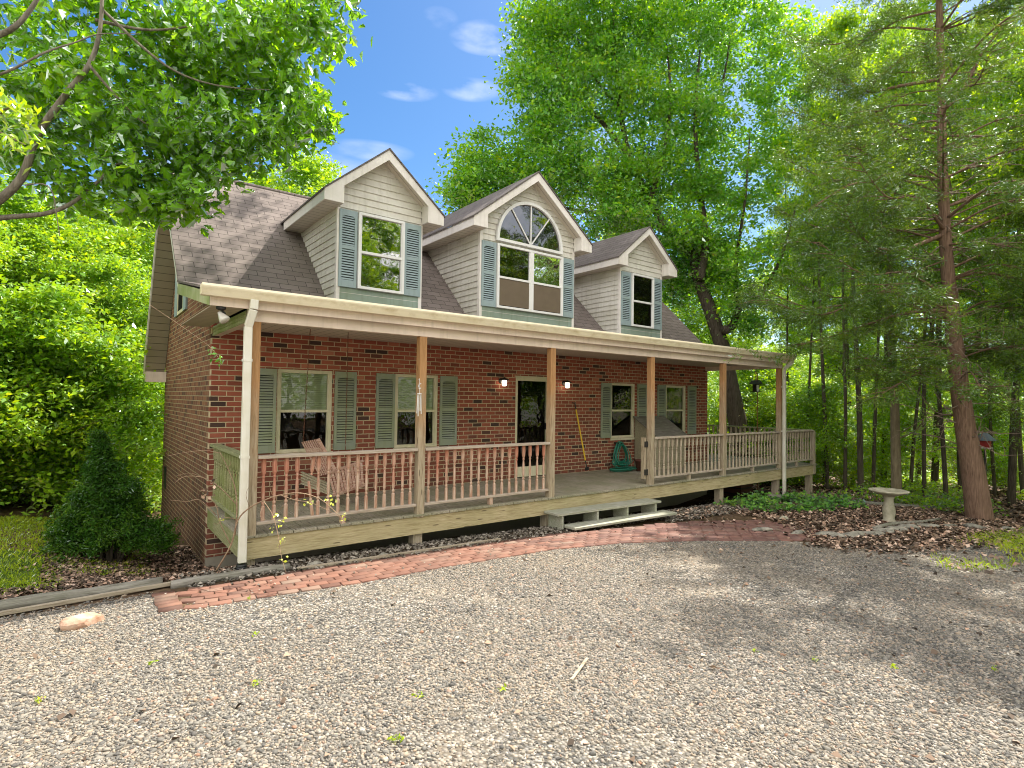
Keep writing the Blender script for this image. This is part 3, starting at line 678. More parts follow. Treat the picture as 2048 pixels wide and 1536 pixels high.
def shutter(x0, x1, z0, z1, y, mat, parent=house):
    m = MB(); s = .045; th = .03; zt = z1-.10; zb = z0+.12; zm = (z0+z1)/2+.02
    m.box(x0, x0+s, y-th, y, z0, z1); m.box(x1-s, x1, y-th, y, z0, z1)
    m.box(x0+s, x1-s, y-th, y, z0, zb); m.box(x0+s, x1-s, y-th, y, zm-.03, zm+.03); m.box(x0+s, x1-s, y-th, y, zt, z1)
    # scalloped edge under the top rail
    k = 8; pts = [(x0+s+(x1-x0-2*s)*i/k, y-th, zt-.02*math.sin(math.pi*i/k)*0-.022*(1-abs(2*i/k-1))**.5*0-(.024 if i in (0, k) else .012 if i in (1, k-1) else 0.0)) for i in range(k+1)]
    m.prism(pts+[(x1-s, y-th, zt+.001), (x0+s, y-th, zt+.001)], (0, th-.001, 0))
    o = m.build('shutter', mat, parent, bevel=.002)
    lv = MB()
    for a, b in ((zb, zm-.03), (zm+.03, zt)):
        n = int((b-a)/.041)
        for i in range(n):
            z = a+(i+.5)*(b-a)/n
            zz_ = z
            lv.prism([(x0+s, y-.028, z-.013), (x0+s, y-.024, z-.016), (x0+s, y-.008, z+.012), (x0+s, y-.012, z+.015)], (x1-x0-2*s, 0, 0))
    lv.build('louvres', mat, o)
    MB().box(x0+s, x1-s, y-.005, y-.001, zb, zt).build('gap_shade_panel', 'black', o)  # black sheet puts the shade between the louvres in as colour
    return o
for i, (a, b) in enumerate(WIN):
    w = window(a, b, WB, WT, .02, 'window_cream', 'glass', ydepth=.07)
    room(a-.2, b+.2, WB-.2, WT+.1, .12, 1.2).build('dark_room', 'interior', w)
    if i < 2:
        zb = (1.40, 1.42)[i]
        MB().box(a+.05, b-.05, .083, .087, zb, WT-.04).build('blind', 'blind', w)
        MB().box(a+.05, b-.05, .08, .095, zb-.04, zb).build('blind_rail', 'window_cream', w)
    MB().box(a-.02, b+.02, -.02, .02, WB-.05, WB-.001).build('sill', 'window_cream', w)
for a, b in [(.575, .905), (1.82, 2.19), (2.545, 2.895), (3.81, 4.18), (8.115, 8.455), (9.395, 9.77), (10.185, 10.52), (11.47, 11.84)]:
    shutter(a, b, .74, 2.03, -.003, 'shutter_grey')
# storm door
m = MB(); a, b = DOOR; m.box(a, a+.05, -.012, .06, -.0, 2.08); m.box(b-.05, b, -.012, .06, 0, 2.08); m.box(a+.05, b-.05, -.012, .06, 2.0, 2.08); m.box(a-.03, b+.03, -.02, .02, 2.081, 2.10)
door = m.build('door', 'window_cream', house, bevel=.003)
MB().box(a+.05, b-.05, .02, .045, .01, .22).build('kick_plate', 'window_cream', door)
MB().quad((a+.05, .03, .22), (b-.05, .03, .22), (b-.05, .03, 2.0), (a+.05, .03, 2.0)).build('glass_panel', 'glass', door)
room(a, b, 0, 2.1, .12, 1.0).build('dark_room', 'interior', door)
MB().box(b-.085, b-.055, -.03, .02, .98, 1.12).build('handle', 'black', door)

# dormers
def dormer(x0, x1, ze, zr, wz1, first, mid=False):
    """x0,x1 wall; ze underside of the eave; zr ridge"""
    xc = (x0+x1)/2; ov = .32; yw = -.04; yf = -.30; sl = (zr-.0-(ze+.20))/((x1-x0)/2+ov)
    def roof_y(z): return FY+(z-FZ)/((RZ-FZ)/(RY-FY))
    def zroof(x): return zr-abs(x-xc)*sl
    # side walls: clapboards that run back into the main roof
    m = MB(); ex = .118
    zlow = 3.22; n = int((ze-zlow)/ex)+1
    for side, sx in ((x0, -1), (x1, 1)):
        for i in range(n):
            za = zlow+i*ex; zb_ = min(za+ex+.004, ze+.01)
            yb = max(roof_y(zb_)+.02, yw+.05)
            m.add([(side+sx*.021, yw+.03, za), (side+sx*.003, yw+.03, zb_), (side+sx*.003, yb, zb_), (side+sx*.021, roof_y(za)+.06, za), (side, yw+.03, za), (side, roof_y(za)+.06, za)],
                  [(0, 1, 2, 3), (0, 3, 5, 4)])
    # front: clapboards clipped by the gable
    n = int((zr-zlow)/ex)+1
    for i in range(n):
        za = zlow+i*ex; zb_ = za+ex+.004
        def half(z): return min((x1-x0)/2, max(0.0, (zr-.10-z)/sl))
        ha, hb = half(za), half(zb_)
        if ha <= .01: break
        m.add([(xc-ha, yw-.019, za), (xc+ha, yw-.019, za), (xc+hb, yw, zb_), (xc-hb, yw, zb_), (xc-ha, yw+.003, za), (xc+ha, yw+.003, za)], [(0, 1, 2, 3), (0, 4, 5, 1)])
    dm = m.build('dormer', 'siding', house)
    MB().box(x0-.018, x0+.045, yw-.022, yw+.05, zlow, ze).build('corner_post', 'trim_white', dm)
    MB().box(x1-.045, x1+.018, yw-.022, yw+.05, zlow, ze).build('corner_post', 'trim_white', dm)
    MB().box(x0+.046, x1-.046, yw-.018, yw-.002, 3.20, 3.43).build('apron_panel', 'lower_green', dm)
    # roof planes of the dormer
    ye = roof_y(ze+.12); yr = min(roof_y(zr), RY)
    r = MB()
    for sx in (-1, 1):
        xe = xc+sx*((x1-x0)/2+ov+.02); zE = zroof(xe)
        th = .03
        top = [(xc, yf-.02, zr), (xe, yf-.02, zE), (xe, roof_y(zE)+.1, zE), (xc, roof_y(zr)+.1, zr)]
        bot = [(p[0], p[1], p[2]-th) for p in top]
        r.add(top+bot, [(0, 1, 2, 3), (4, 7, 6, 5), (0, 4, 5, 1), (1, 5, 6, 2), (3, 2, 6, 7)])
    rf = r.build('dormer_roof', 'shingle_d', dm)
    # rake fascia with boxed returns
    f = MB(); fh = .15
    for sx in (-1, 1):
        xe = xc+sx*((x1-x0)/2+ov); zE = zroof(xe)-.032
        f.prism([(xc, yf, zr-.032), (xe, yf, zE), (xe, yf, zE-.03 if False else ze), (xc+sx*((x1-x0)/2-.0), yf, ze), (xc+sx*((x1-x0)/2-.0), yf, zroof(x1)-.032-fh), (xc, yf, zr-.032-fh*1.15)][::1] if True else [], (0, .022, 0))
        # return box behind the fascia, and the side fascia
        xi = xc+sx*((x1-x0)/2)
        f.box(min(xi, xi+sx*.012), max(xi, xi+sx*.012), yf+.023, yw-.016, ze+.002, zroof(x1)-.08)
        f.box(min(xe, xe-sx*.02), max(xe, xe-sx*.02), yf+.023, roof_y(ze+.02), ze+.001, zE-.004)
    f.build('fascia', 'trim_white', dm)
    for sx in (-1, 1):
        s_ = MB(); e_ = MB()
        xe = xc+sx*((x1-x0)/2+ov-.022); xi = xc+sx*(x1-x0)/2
        e_.box(min(xe, xi), max(xe, xi), yf+.024, roof_y(ze), ze+.004, ze+.012)
        xo = xc+sx*((x1-x0)/2-.002)
        a = [(xc, yf+.023, zr-.145), (xo, yf+.023, zroof(xo)-.145), (xo, yw-.002, zroof(xo)-.145), (xc, yw-.002, zr-.145)]
        s_.prism(a, (0, 0, .008))
        e_.build('eave_soffit', 'soffit_white', dm); s_.build('rake_soffit', 'soffit_white', dm)
    return dm, xc
D1 = dormer(1.80, 3.34, 4.74, 5.86, 4.72, True)
D2 = dormer(4.64, 7.15, 4.90, 6.33, 4.73, False, True)
D3 = dormer(8.69, 10.26, 4.80, 5.90, 4.74, False)
yy = -.128
def dwin(x0, x1, gl, shl, shr, mull=None):
    w = window(x0, x1, 3.43, 4.72, yy, 'window_white', gl, t=.045, mull=mull, ydepth=.06, mid=4.05)
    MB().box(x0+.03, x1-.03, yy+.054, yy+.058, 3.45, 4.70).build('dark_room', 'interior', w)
    for a, b in (shl, shr): shutter(a, b, 3.43, 4.72, -.062, 'shutter_blue')
    return w
dwin(2.13, 2.98, 'glass_hi', (1.815, 2.12), (2.99, 3.32))
w2 = dwin(5.01, 6.78, 'glass_mid', (4.66, 5.0), (6.79, 7.13), [5.895])
for a, b in ((5.07, 5.84), (5.95, 6.72)): MB().box(a, b, yy+.018, yy+.022, 3.49, 4.02).build('insect_screen', 'screen', w2)
dwin(9.06, 9.89, 'glass', (8.71, 9.05), (9.90, 10.24))
# half-round window of the middle dormer
ax, azb, R1, R0 = 5.875, 4.83, .885, .825
m = MB(); n = 28
def arc(Rr, k, y): t = math.pi*k/n; return (ax+Rr*math.cos(t), y, azb+Rr*math.sin(t))
for k in range(n):
    m.add([arc(R1, k, yy), arc(R1, k+1, yy), arc(R0, k+1, yy), arc(R0, k, yy), arc(R1, k, yy+.06), arc(R1, k+1, yy+.06), arc(R0, k+1, yy+.06), arc(R0, k, yy+.06)], [(0, 1, 2, 3), (0, 4, 5, 1), (3, 2, 6, 7)])
m.box(ax-R1, ax+R1, yy, yy+.06, azb-.055, azb-.001)
for t in (math.pi*.5, math.pi*.29, math.pi*.71): m.bar((ax, yy+.03, azb-.01), (ax+R0*math.cos(t), yy+.03, azb+R0*math.sin(t)), .022, .02, (0, 1, 0))
hw = m.build('window', 'window_white', house, label='half round fan window in the middle dormer')
MB().add([arc(R0+.01, k, yy+.045) for k in range(n+1)], [tuple(range(n+1))]).build('pane', 'glass_mid', hw)
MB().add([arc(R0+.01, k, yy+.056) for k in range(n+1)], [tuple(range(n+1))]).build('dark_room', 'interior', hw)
# gable-end window on the left wall
m = MB(); m.box(-.03, -.002, 2.75, 2.81, 3.15, 4.35); m.box(-.03, -.002, 3.45, 3.51, 3.15, 4.35); m.box(-.03, -.002, 2.81, 3.45, 4.29, 4.35); m.box(-.03, -.002, 2.81, 3.45, 3.15, 3.21)
gw = m.build('window', 'window_cream', house); MB().box(-.018, -.01, 2.81, 3.45, 3.21, 4.29).build('pane', 'interior', gw)
for a in (2.4, 3.53): MB().box(-.035, -.003, a, a+.33, 3.15, 4.35).build('shutter', 'shutter_blue', house)
MB().box(-.012, -.002, 4.6, 4.9, -.35, .1).build('foundation_vent', 'black', house)

# downspouts
def downspout(pts, w=.085, dd=.065, name='downspout', boot=None):
    m = MB()
    for a, b in zip(pts, pts[1:]):
        m.bar(a, b, w, dd, (0, 1, 0) if abs(a[2]-b[2]) > abs(a[1]-b[1])*.5 else (0, 0, 1))
    o = m.build(name, 'downspout', house, bevel=.006)
    for z in (2.0, .9): MB().box(pts[-1][0]-w/2-.004, pts[-1][0]+w/2+.004, pts[-1][1]-dd/2-.004, pts[-1][1]+dd/2+.03, z, z+.03).build('strap', 'downspout', o)
    if boot:
        MB().lathe([(.055, -.02), (.06, 0), (.052, .012), (.06, .024), (.052, .036), (.06, .048), (.052, .06), (.06, .072), (.052, .085)], 14, boot).build('corrugated_boot', 'black', o)
    return o
downspout([(.035, GY+.045, 2.70), (.03, GY+.045, 2.59), (-.005, GY+.12, 2.40), (-.005, GY+.12, -.27)], boot=(-.005, GY+.12, -.37))
downspout([(12.60, GY+.05, 2.70), (12.58, GY+.06, 2.62), (12.36, GY+.14, 2.46), (12.36, GY+.14, -.68)], w=.075)

# ------------------------------------------------------------------ brick walkway, pavers one by one
far = [(-.86, -2.63), (.75, -2.57), (2.15, -2.53), (4.2, -2.56), (5.4, -2.72), (6.6, -2.86), (7.4, -3.05), (8.75, -3.62)]
near = [(-.87, -3.12), (-.6, -3.24), (.8, -3.33), (2.07, -3.28), (3.66, -3.29), (4.9, -3.54), (6.08, -4.02), (7.54, -4.83), (8.2, -5.1)]
fx, fy = zip(*far); nx_, ny_ = zip(*near)
def yn(x): return np.interp(x, nx_, ny_)
def yf_(x): return np.interp(x, fx, fy)
V, F = [], []
rr = np.random.default_rng(11)
for row in range(24):
    x = -.70+(.1 if row % 2 else 0)
    while x < 8.6:
        sl = (yn(x+.15)-yn(x-.15))/.3; ln = .2/math.hypot(1, sl)
        xc = x+ln/2; off = .055+row*.105
        yc = float(yn(xc))+off*math.hypot(1, sl)
        if yc < yf_(xc)-.03:
            u = np.array((1, sl))/math.hypot(1, sl); nn = np.array((-u[1], u[0])); j = rr.normal(0, .004, 2); a = rr.normal(0, .02)
            hw_, hh = .0955, .0475; zz = float(H(xc, yc))+.022+rr.normal(0, .0012); tx, ty = rr.normal(0, .006, 2)
            b = len(V)
            for dz in (-.05, -.003, 0):
                e = .0025 if dz == 0 else 0
                for sx, sy in ((-1, -1), (1, -1), (1, 1), (-1, 1)):
                    q = u*sx*(hw_-e)+nn*sy*(hh-e); q = np.array((q[0]-a*q[1], q[1]+a*q[0]))
                    V.append((xc+j[0]+q[0], yc+j[1]+q[1], zz+dz+tx*q[0]+ty*q[1]))
            F += [(b+8, b+9, b+10, b+11)]
            for l0 in (0, 4):
                F += [(b+l0+k, b+l0+(k+1) % 4, b+l0+4+(k+1) % 4, b+l0+4+k) for k in range(4)]
        x += ln+.007
for k in range(6):   # soldier course closing the left end
    yc = -3.10+k*.098; zz = float(H(-.9, yc))+.022; b = len(V)
    for dz in (-.05, 0):
        for sx, sy in ((-1, -1), (1, -1), (1, 1), (-1, 1)): V.append((-.80+sx*.095+.008*math.sin(k*2), yc+sy*.046, zz+dz))
    F += [(b+4, b+5, b+6, b+7)]+[(b+q, b+(q+1) % 4, b+4+(q+1) % 4, b+4+q) for q in range(4)]
npmesh('brick_walkway', np.array(V), np.array(F), 'paver', kind='structure')

# ------------------------------------------------------------------ things on and around the porch
def lantern(x, lab):
    t = empty('wall_lantern', (x, 0, 1.9), lab, 'lantern', 'lanterns beside the front door')
    MB().lathe([(.055, 0), (.055, .015), (.04, .025)], 14, (x, -.002, 1.98), np.array([[1, 0, 0], [0, 0, -1], [0, 1, 0]])).build('wall_plate', 'black_iron', t)
    MB().tube([(x, -.02, 1.98), (x, -.06, 2.03), (x, -.11, 2.04)], .009, 6).build('arm', 'black_iron', t)
    MB().lathe([(.012, .10), (.03, .085), (.095, .055), (.10, .045), (.06, .04)], 16, (x, -.12, 1.95)).build('shade', 'black_iron', t, smooth=True)
    MB().lathe([(.03, -.075), (.045, -.06), (.052, 0), (.048, .04)], 14, (x, -.12, 1.95)).build('glass_jar', 'bulb', t, smooth=True)
lantern(5.22, 'lit black wall lantern to the left of the door'); lantern(6.94, 'lit black wall lantern to the right of the door')
t = empty('floodlight', (-.30, -2.15, 2.5), 'old clear floodlight bulb under the left end of the gutter', 'floodlight')
MB().lathe([(.05, 0), (.05, -.03), (.03, -.04)], 12, (-.28, -2.15, 2.605)).build('base', 'black_iron', t)
MB().tube([(-.28, -2.15, 2.57), (-.24, -2.15, 2.53), (-.27, -2.16, 2.50)], .014, 6).build('arm', 'black_iron', t)
T = np.array(Matrix.Rotation(R(155), 3, 'X') @ Matrix.Rotation(R(28), 3, 'Y'))
MB().lathe([(.02, -.06), (.03, -.03), (.055, .03), (.06, .05), (.05, .065), (.02, .073)], 16, (-.27, -2.17, 2.49), T).build('bulb', 'flood_lens', t, smooth=True)

# porch swing, one corner fallen
sw = empty('porch_swing', (1.45, -1.0, 0), 'faded slatted porch swing hanging crooked behind the railing', 'porch swing')
SD = 8.3
def sbar(m, a, b, w, h, u=(0, 1, 0)): m.bar(a, b, w, h, u)
def lerp(a, b, t): return np.array(a)+(np.array(b)-np.array(a))*t
b0, b1, t0_, t1_ = W(668, 990, SD-.05), W(727, 970, SD+.15), W(656, 947, SD+.1), W(724, 922, SD+.3)
m = MB()
for i in range(11): sbar(m, lerp(b0, b1, (i+.3)/10.6), lerp(t0_, t1_, (i+.3)/10.6), .034, .012)
m.build('back_slats', 'swing', sw)
m = MB(); sbar(m, b0-(b1-b0)*.05, b1+(b1-b0)*.04, .035, .055); sbar(m, t0_-(t1_-t0_)*.04, t1_+(t1_-t0_)*.04, .03, .045); m.build('back_frame', 'swing', sw)
m = MB()
for i in range(5): sbar(m, W(603, 944+i*5.5, SD+.22-.05*i), W(668, 972+i*5, SD+.15-.05*i), .05, .016, (0, 0, 1))
m.build('seat', 'box_wood', sw)
m = MB(); a0, a1, c0, c1 = W(604, 884, SD+.3), W(636, 878, SD+.3), W(640, 952, SD+.2), W(672, 944, SD+.2)
for i in range(9): sbar(m, lerp(a0, a1, i/8), lerp(c0, c1, i/8), .020, .012)
sbar(m, lerp(a1, c1, 0), lerp(a1, c1, 1.15), .05, .03); m.build('armrest', 'swing', sw)
def chain(name, a, b, parent, step=.045):
    a, b = np.array(a), np.array(b); n = int(np.linalg.norm(b-a)/step); m = MB()
    for i in range(n):
        p = a+(b-a)*(i+.5)/n; d = (b-a)/np.linalg.norm(b-a)*step*.55; s = np.array((1, 0, 0)) if i % 2 else np.array((0, 1, 0))
        m.tube([p-d, p-d*.6+s*.007, p+d*.6+s*.007, p+d], .0028, 4); m.tube([p-d, p-d*.6-s*.007, p+d*.6-s*.007, p+d], .0028, 4)
    return m.build(name, 'chain', parent)
chain('chain', (1.10, -.95, 2.58), W(606, 890, SD+.3), sw); chain('chain', (1.66, -.95, 2.58), W(690, 935, SD+.2), sw)

t = empty('wind_chime', (2.21, -2.17, 1.8), 'white tube wind chime hanging on the second porch post', 'wind chime')
MB().lathe([(.03, 0), (.035, .008), (.03, .015)], 12, (2.21, -2.18, 1.66)).build('top_disc', 'white', t)
m = MB()
for k in range(4): m.tube([(2.185+.018*k, -2.18+.01*(k % 2), 1.655), (2.185+.018*k+.01*(k-1.5)*.6, -2.18+.01*(k % 2), (1.40, 1.36, 1.43, 1.39)[k])], .0065, 6)
m.build('tubes', 'white', t)
m = MB(); m.tube([(2.21, -2.12, 1.86), (2.21, -2.17, 1.88), (2.21, -2.18, 1.84), (2.21, -2.18, 1.675)], .003, 5)
for k in range(4): m.tube([(2.20, -2.175, 1.80-k*.02), (2.20+.03*math.cos(k*2.1), -2.19, 1.81-k*.02)], .006, 5)
m.build('hanger', 'white', t)

t = empty('long_handled_tool', (7.30, -.2, 0), 'yellow handled yard tool leaning on the brick wall by the door', 'yard tool')
a, b = np.array((7.235, -.05, 1.56)), np.array((7.37, -.34, .02)); P_ = lambda k: a+(b-a)*k
MB().tube([P_(.10), P_(.82)], .017, 8).build('handle', 'yellow', t); MB().tube([P_(0), P_(.10)], .012, 8).build('grip', 'black', t)
MB().bar(P_(.005)-np.array((.07, 0, 0)), P_(.005)+np.array((.02, 0, 0)), .03, .02).build('hook', 'black', t)
m = MB(); m.tube([P_(.82), P_(.93)], .012, 8); m.bar(P_(.94)-np.array((.05, .0, 0)), P_(.94)+np.array((.05, 0, .01)), .02, .07); m.build('head', 'black', t)

# garden hose, coiled over a hanger and spilling to the floor
t = empty('garden_hose', (8.62, -.15, 0), 'green garden hose coiled against the wall beside the bin', 'hose')
m = MB(); hr = random.Random(9)
for k in range(13):
    cx, w, zt = 8.66+hr.uniform(-.03, .05), hr.uniform(.16, .34), hr.uniform(.58, .66); zb = hr.uniform(.02, .20); y0 = -.10-hr.uniform(0, .12)
    pts = []
    for i in range(29):
        q = 2*math.pi*i/28; e = math.sin(q); zz = (zt+zb)/2+(zt-zb)/2*math.cos(q)
        ww = w*(.55+.75*(1-(zz-zb)/(zt-zb))) if zt > zb else w
        pts.append((cx+ww*e*.85+(.10 if zz < .2 else 0)*e, y0-.05*(1-(zz-zb)/(zt-zb)), max(zz, .012)))
    m.tube(pts, .0095, 6, False)
for k in range(4):
    pts = [(8.45+(.35+.05*k)*math.cos(q)*.9, -.35-.03*k+.18*math.sin(q), .015+.018*k) for q in np.linspace(0, 6.28, 26)]
    m.tube(pts, .0095, 6, False)
m.build('coils', 'hose', t, smooth=True)
MB().box(8.58, 8.74, -.16, -.004, .60, .63).build('hanger', 'black_iron', t)

# slant-top bin and brown pot
t = empty('storage_bin', (9.85, -.35, 0), 'grey wooden bin with a slanted lid under the right windows', 'storage bin')
bx0, bx1 = 9.28, 10.42
side = [(-.02, 0), (-.66, 0), (-.66, .80), (-.02, 1.20)]
MB().prism([(bx0+.02, y, z) for y, z in side], (bx1-bx0-.04, 0, 0)).build('body', 'box_wood', t, bevel=.004)
m = MB(); m.prism([(bx0-.03, -.72, .775), (bx0-.03, -.72, .80), (bx0-.03, -.01, 1.245), (bx0-.03, -.01, 1.22)], (bx1-bx0+.06, 0, 0)); m.build('lid', 'timber', t, bevel=.003)
m = MB(); m.box(bx0, bx1, -.675, -.662, .70, .775); m.box(bx0, bx1, -.675, -.662, .0, .06); m.build('trim', 'box_wood', t)
t = empty('plant_pot', (8.78, -.62, 0), 'empty dark brown pot on the porch floor beside the bin', 'pot')
MB().lathe([(.09, .0), (.125, .22), (.14, .225), (.14, .26), (.125, .26), (.115, .24)], 16, (8.80, -.62, .002)).build('pot_body', 'pot', t, smooth=True)
MB().lathe([(.02, .10), (.115, .20), (.10, .215)], 14, (8.80, -.62, .002)).build('soil', 'forest', t)

# birdbath
bx, by = 10.88, -4.94; bz = float(H(bx, by))
t = empty('birdbath', (bx, by, bz), 'pale stone birdbath standing in the leaf litter by the cedar', 'birdbath')
MB().lathe([(.115, -.03), (.12, .04), (.095, .06), (.10, .12), (.112, .20), (.105, .28), (.085, .36), (.08, .44), (.10, .50), (.11, .52)], 20, (bx, by, bz)).build('pedestal', 'cement', t, smooth=True)
MB().lathe([(.10, .50), (.13, .525), (.26, .565), (.335, .60), (.335, .618), (.315, .622), (.22, .59), (.10, .575)], 24, (bx, by, bz)).build('basin', 'cement', t, smooth=True)

# bird feeder and bird house
p = W(1512, 772, 15.5)
t = empty('bird_feeder', tuple(p-np.array((0, 0, .2))), 'black and white bird feeder on a rusty pole past the side deck', 'bird feeder')
fx0 = np.array(p)
MB().box(p[0]-.13, p[0]+.13, p[1]-.10, p[1]+.10, p[2]-.17, p[2]-.15).build('tray', 'black', t); MB().box(p[0]-.07, p[0]+.07, p[1]-.05, p[1]+.05, p[2]-.15, p[2]+.03).build('seed_box', 'white', t)
for sx in (-.075, .075): MB().box(p[0]+sx-.01, p[0]+sx+.01, p[1]-.055, p[1]+.055, p[2]-.16, p[2]+.06).build('side', 'black', t)
MB().prism([(p[0]-.16, p[1]-.12, p[2]+.05), (p[0]+.16, p[1]-.12, p[2]+.05), (p[0], p[1]-.12, p[2]+.16)], (0, .24, 0)).build('roof', 'black', t)
q = p+np.array((.16, .05, 0)); MB().tube([(q[0], q[1], float(H(q[0], q[1]))), (q[0], q[1], p[2]+.34), (q[0]-.08, q[1], p[2]+.38), (p[0], p[1], p[2]+.30), (p[0], p[1], p[2]+.15)], .014, 6).build('pole', 'rust', t)
p = W(1970, 893, 15.0)
t = empty('birdhouse', tuple(p), 'red birdhouse with a blue grey roof on a pole behind the cedar trunk', 'birdhouse')
MB().box(p[0]-.11, p[0]+.11, p[1]-.11, p[1]+.11, p[2]-.02, p[2]+.16).build('box', 'red', t); MB().box(p[0]-.14, p[0]+.14, p[1]-.14, p[1]+.14, p[2]-.045, p[2]-.021).build('floor', 'white', t)
MB().lathe([(.24, .161), (.22, .20), (.10, .32), (.02, .38)], 10, tuple(p)).build('roof', 'bluegrey', t)
MB().tube([(p[0], p[1], float(H(p[0], p[1]))-.1), (p[0], p[1], p[2]-.045)], .03, 6).build('pole', 'black', t)

# ------------------------------------------------------------------ edging, rocks, sticks
tm = [[(-3.4, -2.12), (-2.0, -2.22), (-.78, -2.30)], [(-.72, -2.42), (.0, -2.44), (.45, -2.42)]]
def timber(pts, r, name, mat, lab, cat, rg=random.Random(2), flat=1.0):
    P3 = [(x, y, float(H(x, y))+r*.55) for x, y in pts]; P3 = [tuple(np.array(P3[i])*(1-k/6)+np.array(P3[i+1])*(k/6)) for i in range(len(P3)-1) for k in range(6)]+[P3[-1]]
    P3 = [(a, b+rg.uniform(-.006, .006), c+rg.uniform(-.004, .004)) for a, b, c in P3]
    return MB().tube(P3, [r*rg.uniform(.92, 1.06) for _ in P3], 10).build(name, mat, None, smooth=True, label=lab, cat=cat)
timber(tm[0], .062, 'landscape_timber', 'timber', 'round grey landscape timber edging the left flower bed', 'timber')
timber(tm[1], .05, 'landscape_timber', 'timber', 'short mossy timber between the downspout and the walkway', 'timber')
zz = float(H(-1.4, -2.45)); m = MB(); m.bar((-3.4, -2.50, zz+.03), (-.62, -2.37, zz+.035), .045, .035); m.build('garden_board', 'board', None, bevel=.003, label='thin weathered board lying in front of the grey landscape timber', cat='board')
MB().bar((.5, -2.545, float(H(.5, -2.5))+.02), (3.4, -2.50, float(H(3.4, -2.5))+.02), .05, .05).build('walkway_edging', 'board', None, bevel=.003, label='pale wooden edging strip along the back of the brick walkway', cat='edging')
def rock(p, r, sc, mat, name, lab, cat, seed, group=None, rot=0.0):
    rg = np.random.default_rng(seed); import bmesh
    bm = bmesh.new(); bmesh.ops.create_icosphere(bm, subdivisions=3, radius=1)
    cuts = [(unit(rg.normal(size=3)), rg.uniform(.55, .85)) for _ in range(11)]
    c, s_ = math.cos(rot), math.sin(rot)
    for v in bm.verts:
        q = np.array(v.co)
        for nrm, d in cuts:
            k = q@nrm
            if k > d: q = q-nrm*(k-d)
        q = q*(1+rg.normal(0, .012)); q = q*np.array(sc)*r; v.co = (q[0]*c-q[1]*s_, q[0]*s_+q[1]*c, q[2])
    me = bpy.data.meshes.new(name); bm.to_mesh(me); bm.free(); me.materials.append(M[mat])
    o = bpy.data.objects.new(name, me); COL.objects.link(o); o.location = (p[0], p[1], float(H(p[0], p[1]))+p[2]); return tag(o, lab, cat, group)
rock((-1.44, -3.06, .03), .17, (1.0, .6, .5), 'rock', 'rock', 'pinkish angular rock sitting on the gravel by the walkway end', 'rock', 3, rot=.3)
# fieldstones along the right bed
ST = [(7.72, -4.12, .16), (8.05, -4.55, .14), (8.35, -4.95, .2), (8.75, -5.15, .22), (9.2, -5.25, .2), (9.65, -5.3, .17), (10.05, -5.35, .22), (10.5, -5.4, .2), (11.0, -5.5, .2), (11.45, -5.75, .15), (11.8, -6.05, .2), (12.2, -6.4, .16), (12.5, -6.75, .22)]
for i, (x, y, r) in enumerate(ST):
    rock((x, y, .02), r, (1.25, .62, .38), 'flatstone', 'edging_stone', 'grey fieldstone in the edging row of the right leaf bed', 'stone', 20+i, 'fieldstones edging the right bed', rot=-.6+.3*math.sin(i*2.3))
rock((9.15, -3.75, .02), .12, (1, .8, .6), 'cement', 'stone', 'small pale yellowish stone at the foot of the ivy', 'stone', 60)
for i, (x, y, r, l) in enumerate([(.75, -2.44, .09, 'mossy broken stone beside the downspout boot'), (1.6, -2.42, .07, 'tan chunk in the mulch near the second post'), (2.6, -2.42, .06, 'low stone against the walkway below the second railing')]):
    rock((x, y, .01), r, (1.5, .7, .6), 'flatstone', 'edging_stone', l, 'stone', 70+i)
MB().bar((1.30, -6.18, float(H(1.3, -6.2))+.022), (1.62, -6.02, float(H(1.3, -6.2))+.03), .022, .006).build('wood_splinter', 'board', None, label='pale wood splinter lying on the open gravel', cat='splinter')
def fallen(x0, y0, x1, y1, r, lab):
    z0, z1 = float(H(x0, y0))+r*.8, float(H(x1, y1))+r*.8; k = [(x0+(x1-x0)*t+.05*math.sin(t*7), y0+(y1-y0)*t+.08*math.sin(t*5), z0+(z1-z0)*t+.01) for t in np.linspace(0, 1, 9)]
    MB().tube(k, [r*(1-.4*t) for t in np.linspace(0, 1, 9)], 9).build('fallen_log', 'timber', None, smooth=True, label=lab, cat='log')
fallen(11.2, -2.4, 15.2, -4.4, .09, 'mossy fallen log in the leaf litter behind the birdbath')
fallen(9.6, -5.15, 12.0, -5.35, .045, 'thin grey branch lying along the edging stones')
# bits under the side deck
t = empty('crate', (13.0, -.6, -.9), 'dark crate stored under the side deck', 'crate'); m = MB()
for k in range(4): m.box(12.6, 13.2, -.9, -.88, -1.0+k*.16, -.88+k*.16); m.box(12.6, 12.62, -.879, -.3, -1.0+k*.16, -.88+k*.16)
m.build('boards', 'pot', t); MB().box(12.63, 13.18, -.87, -.32, -1.05, -.45).build('load', 'black', t)

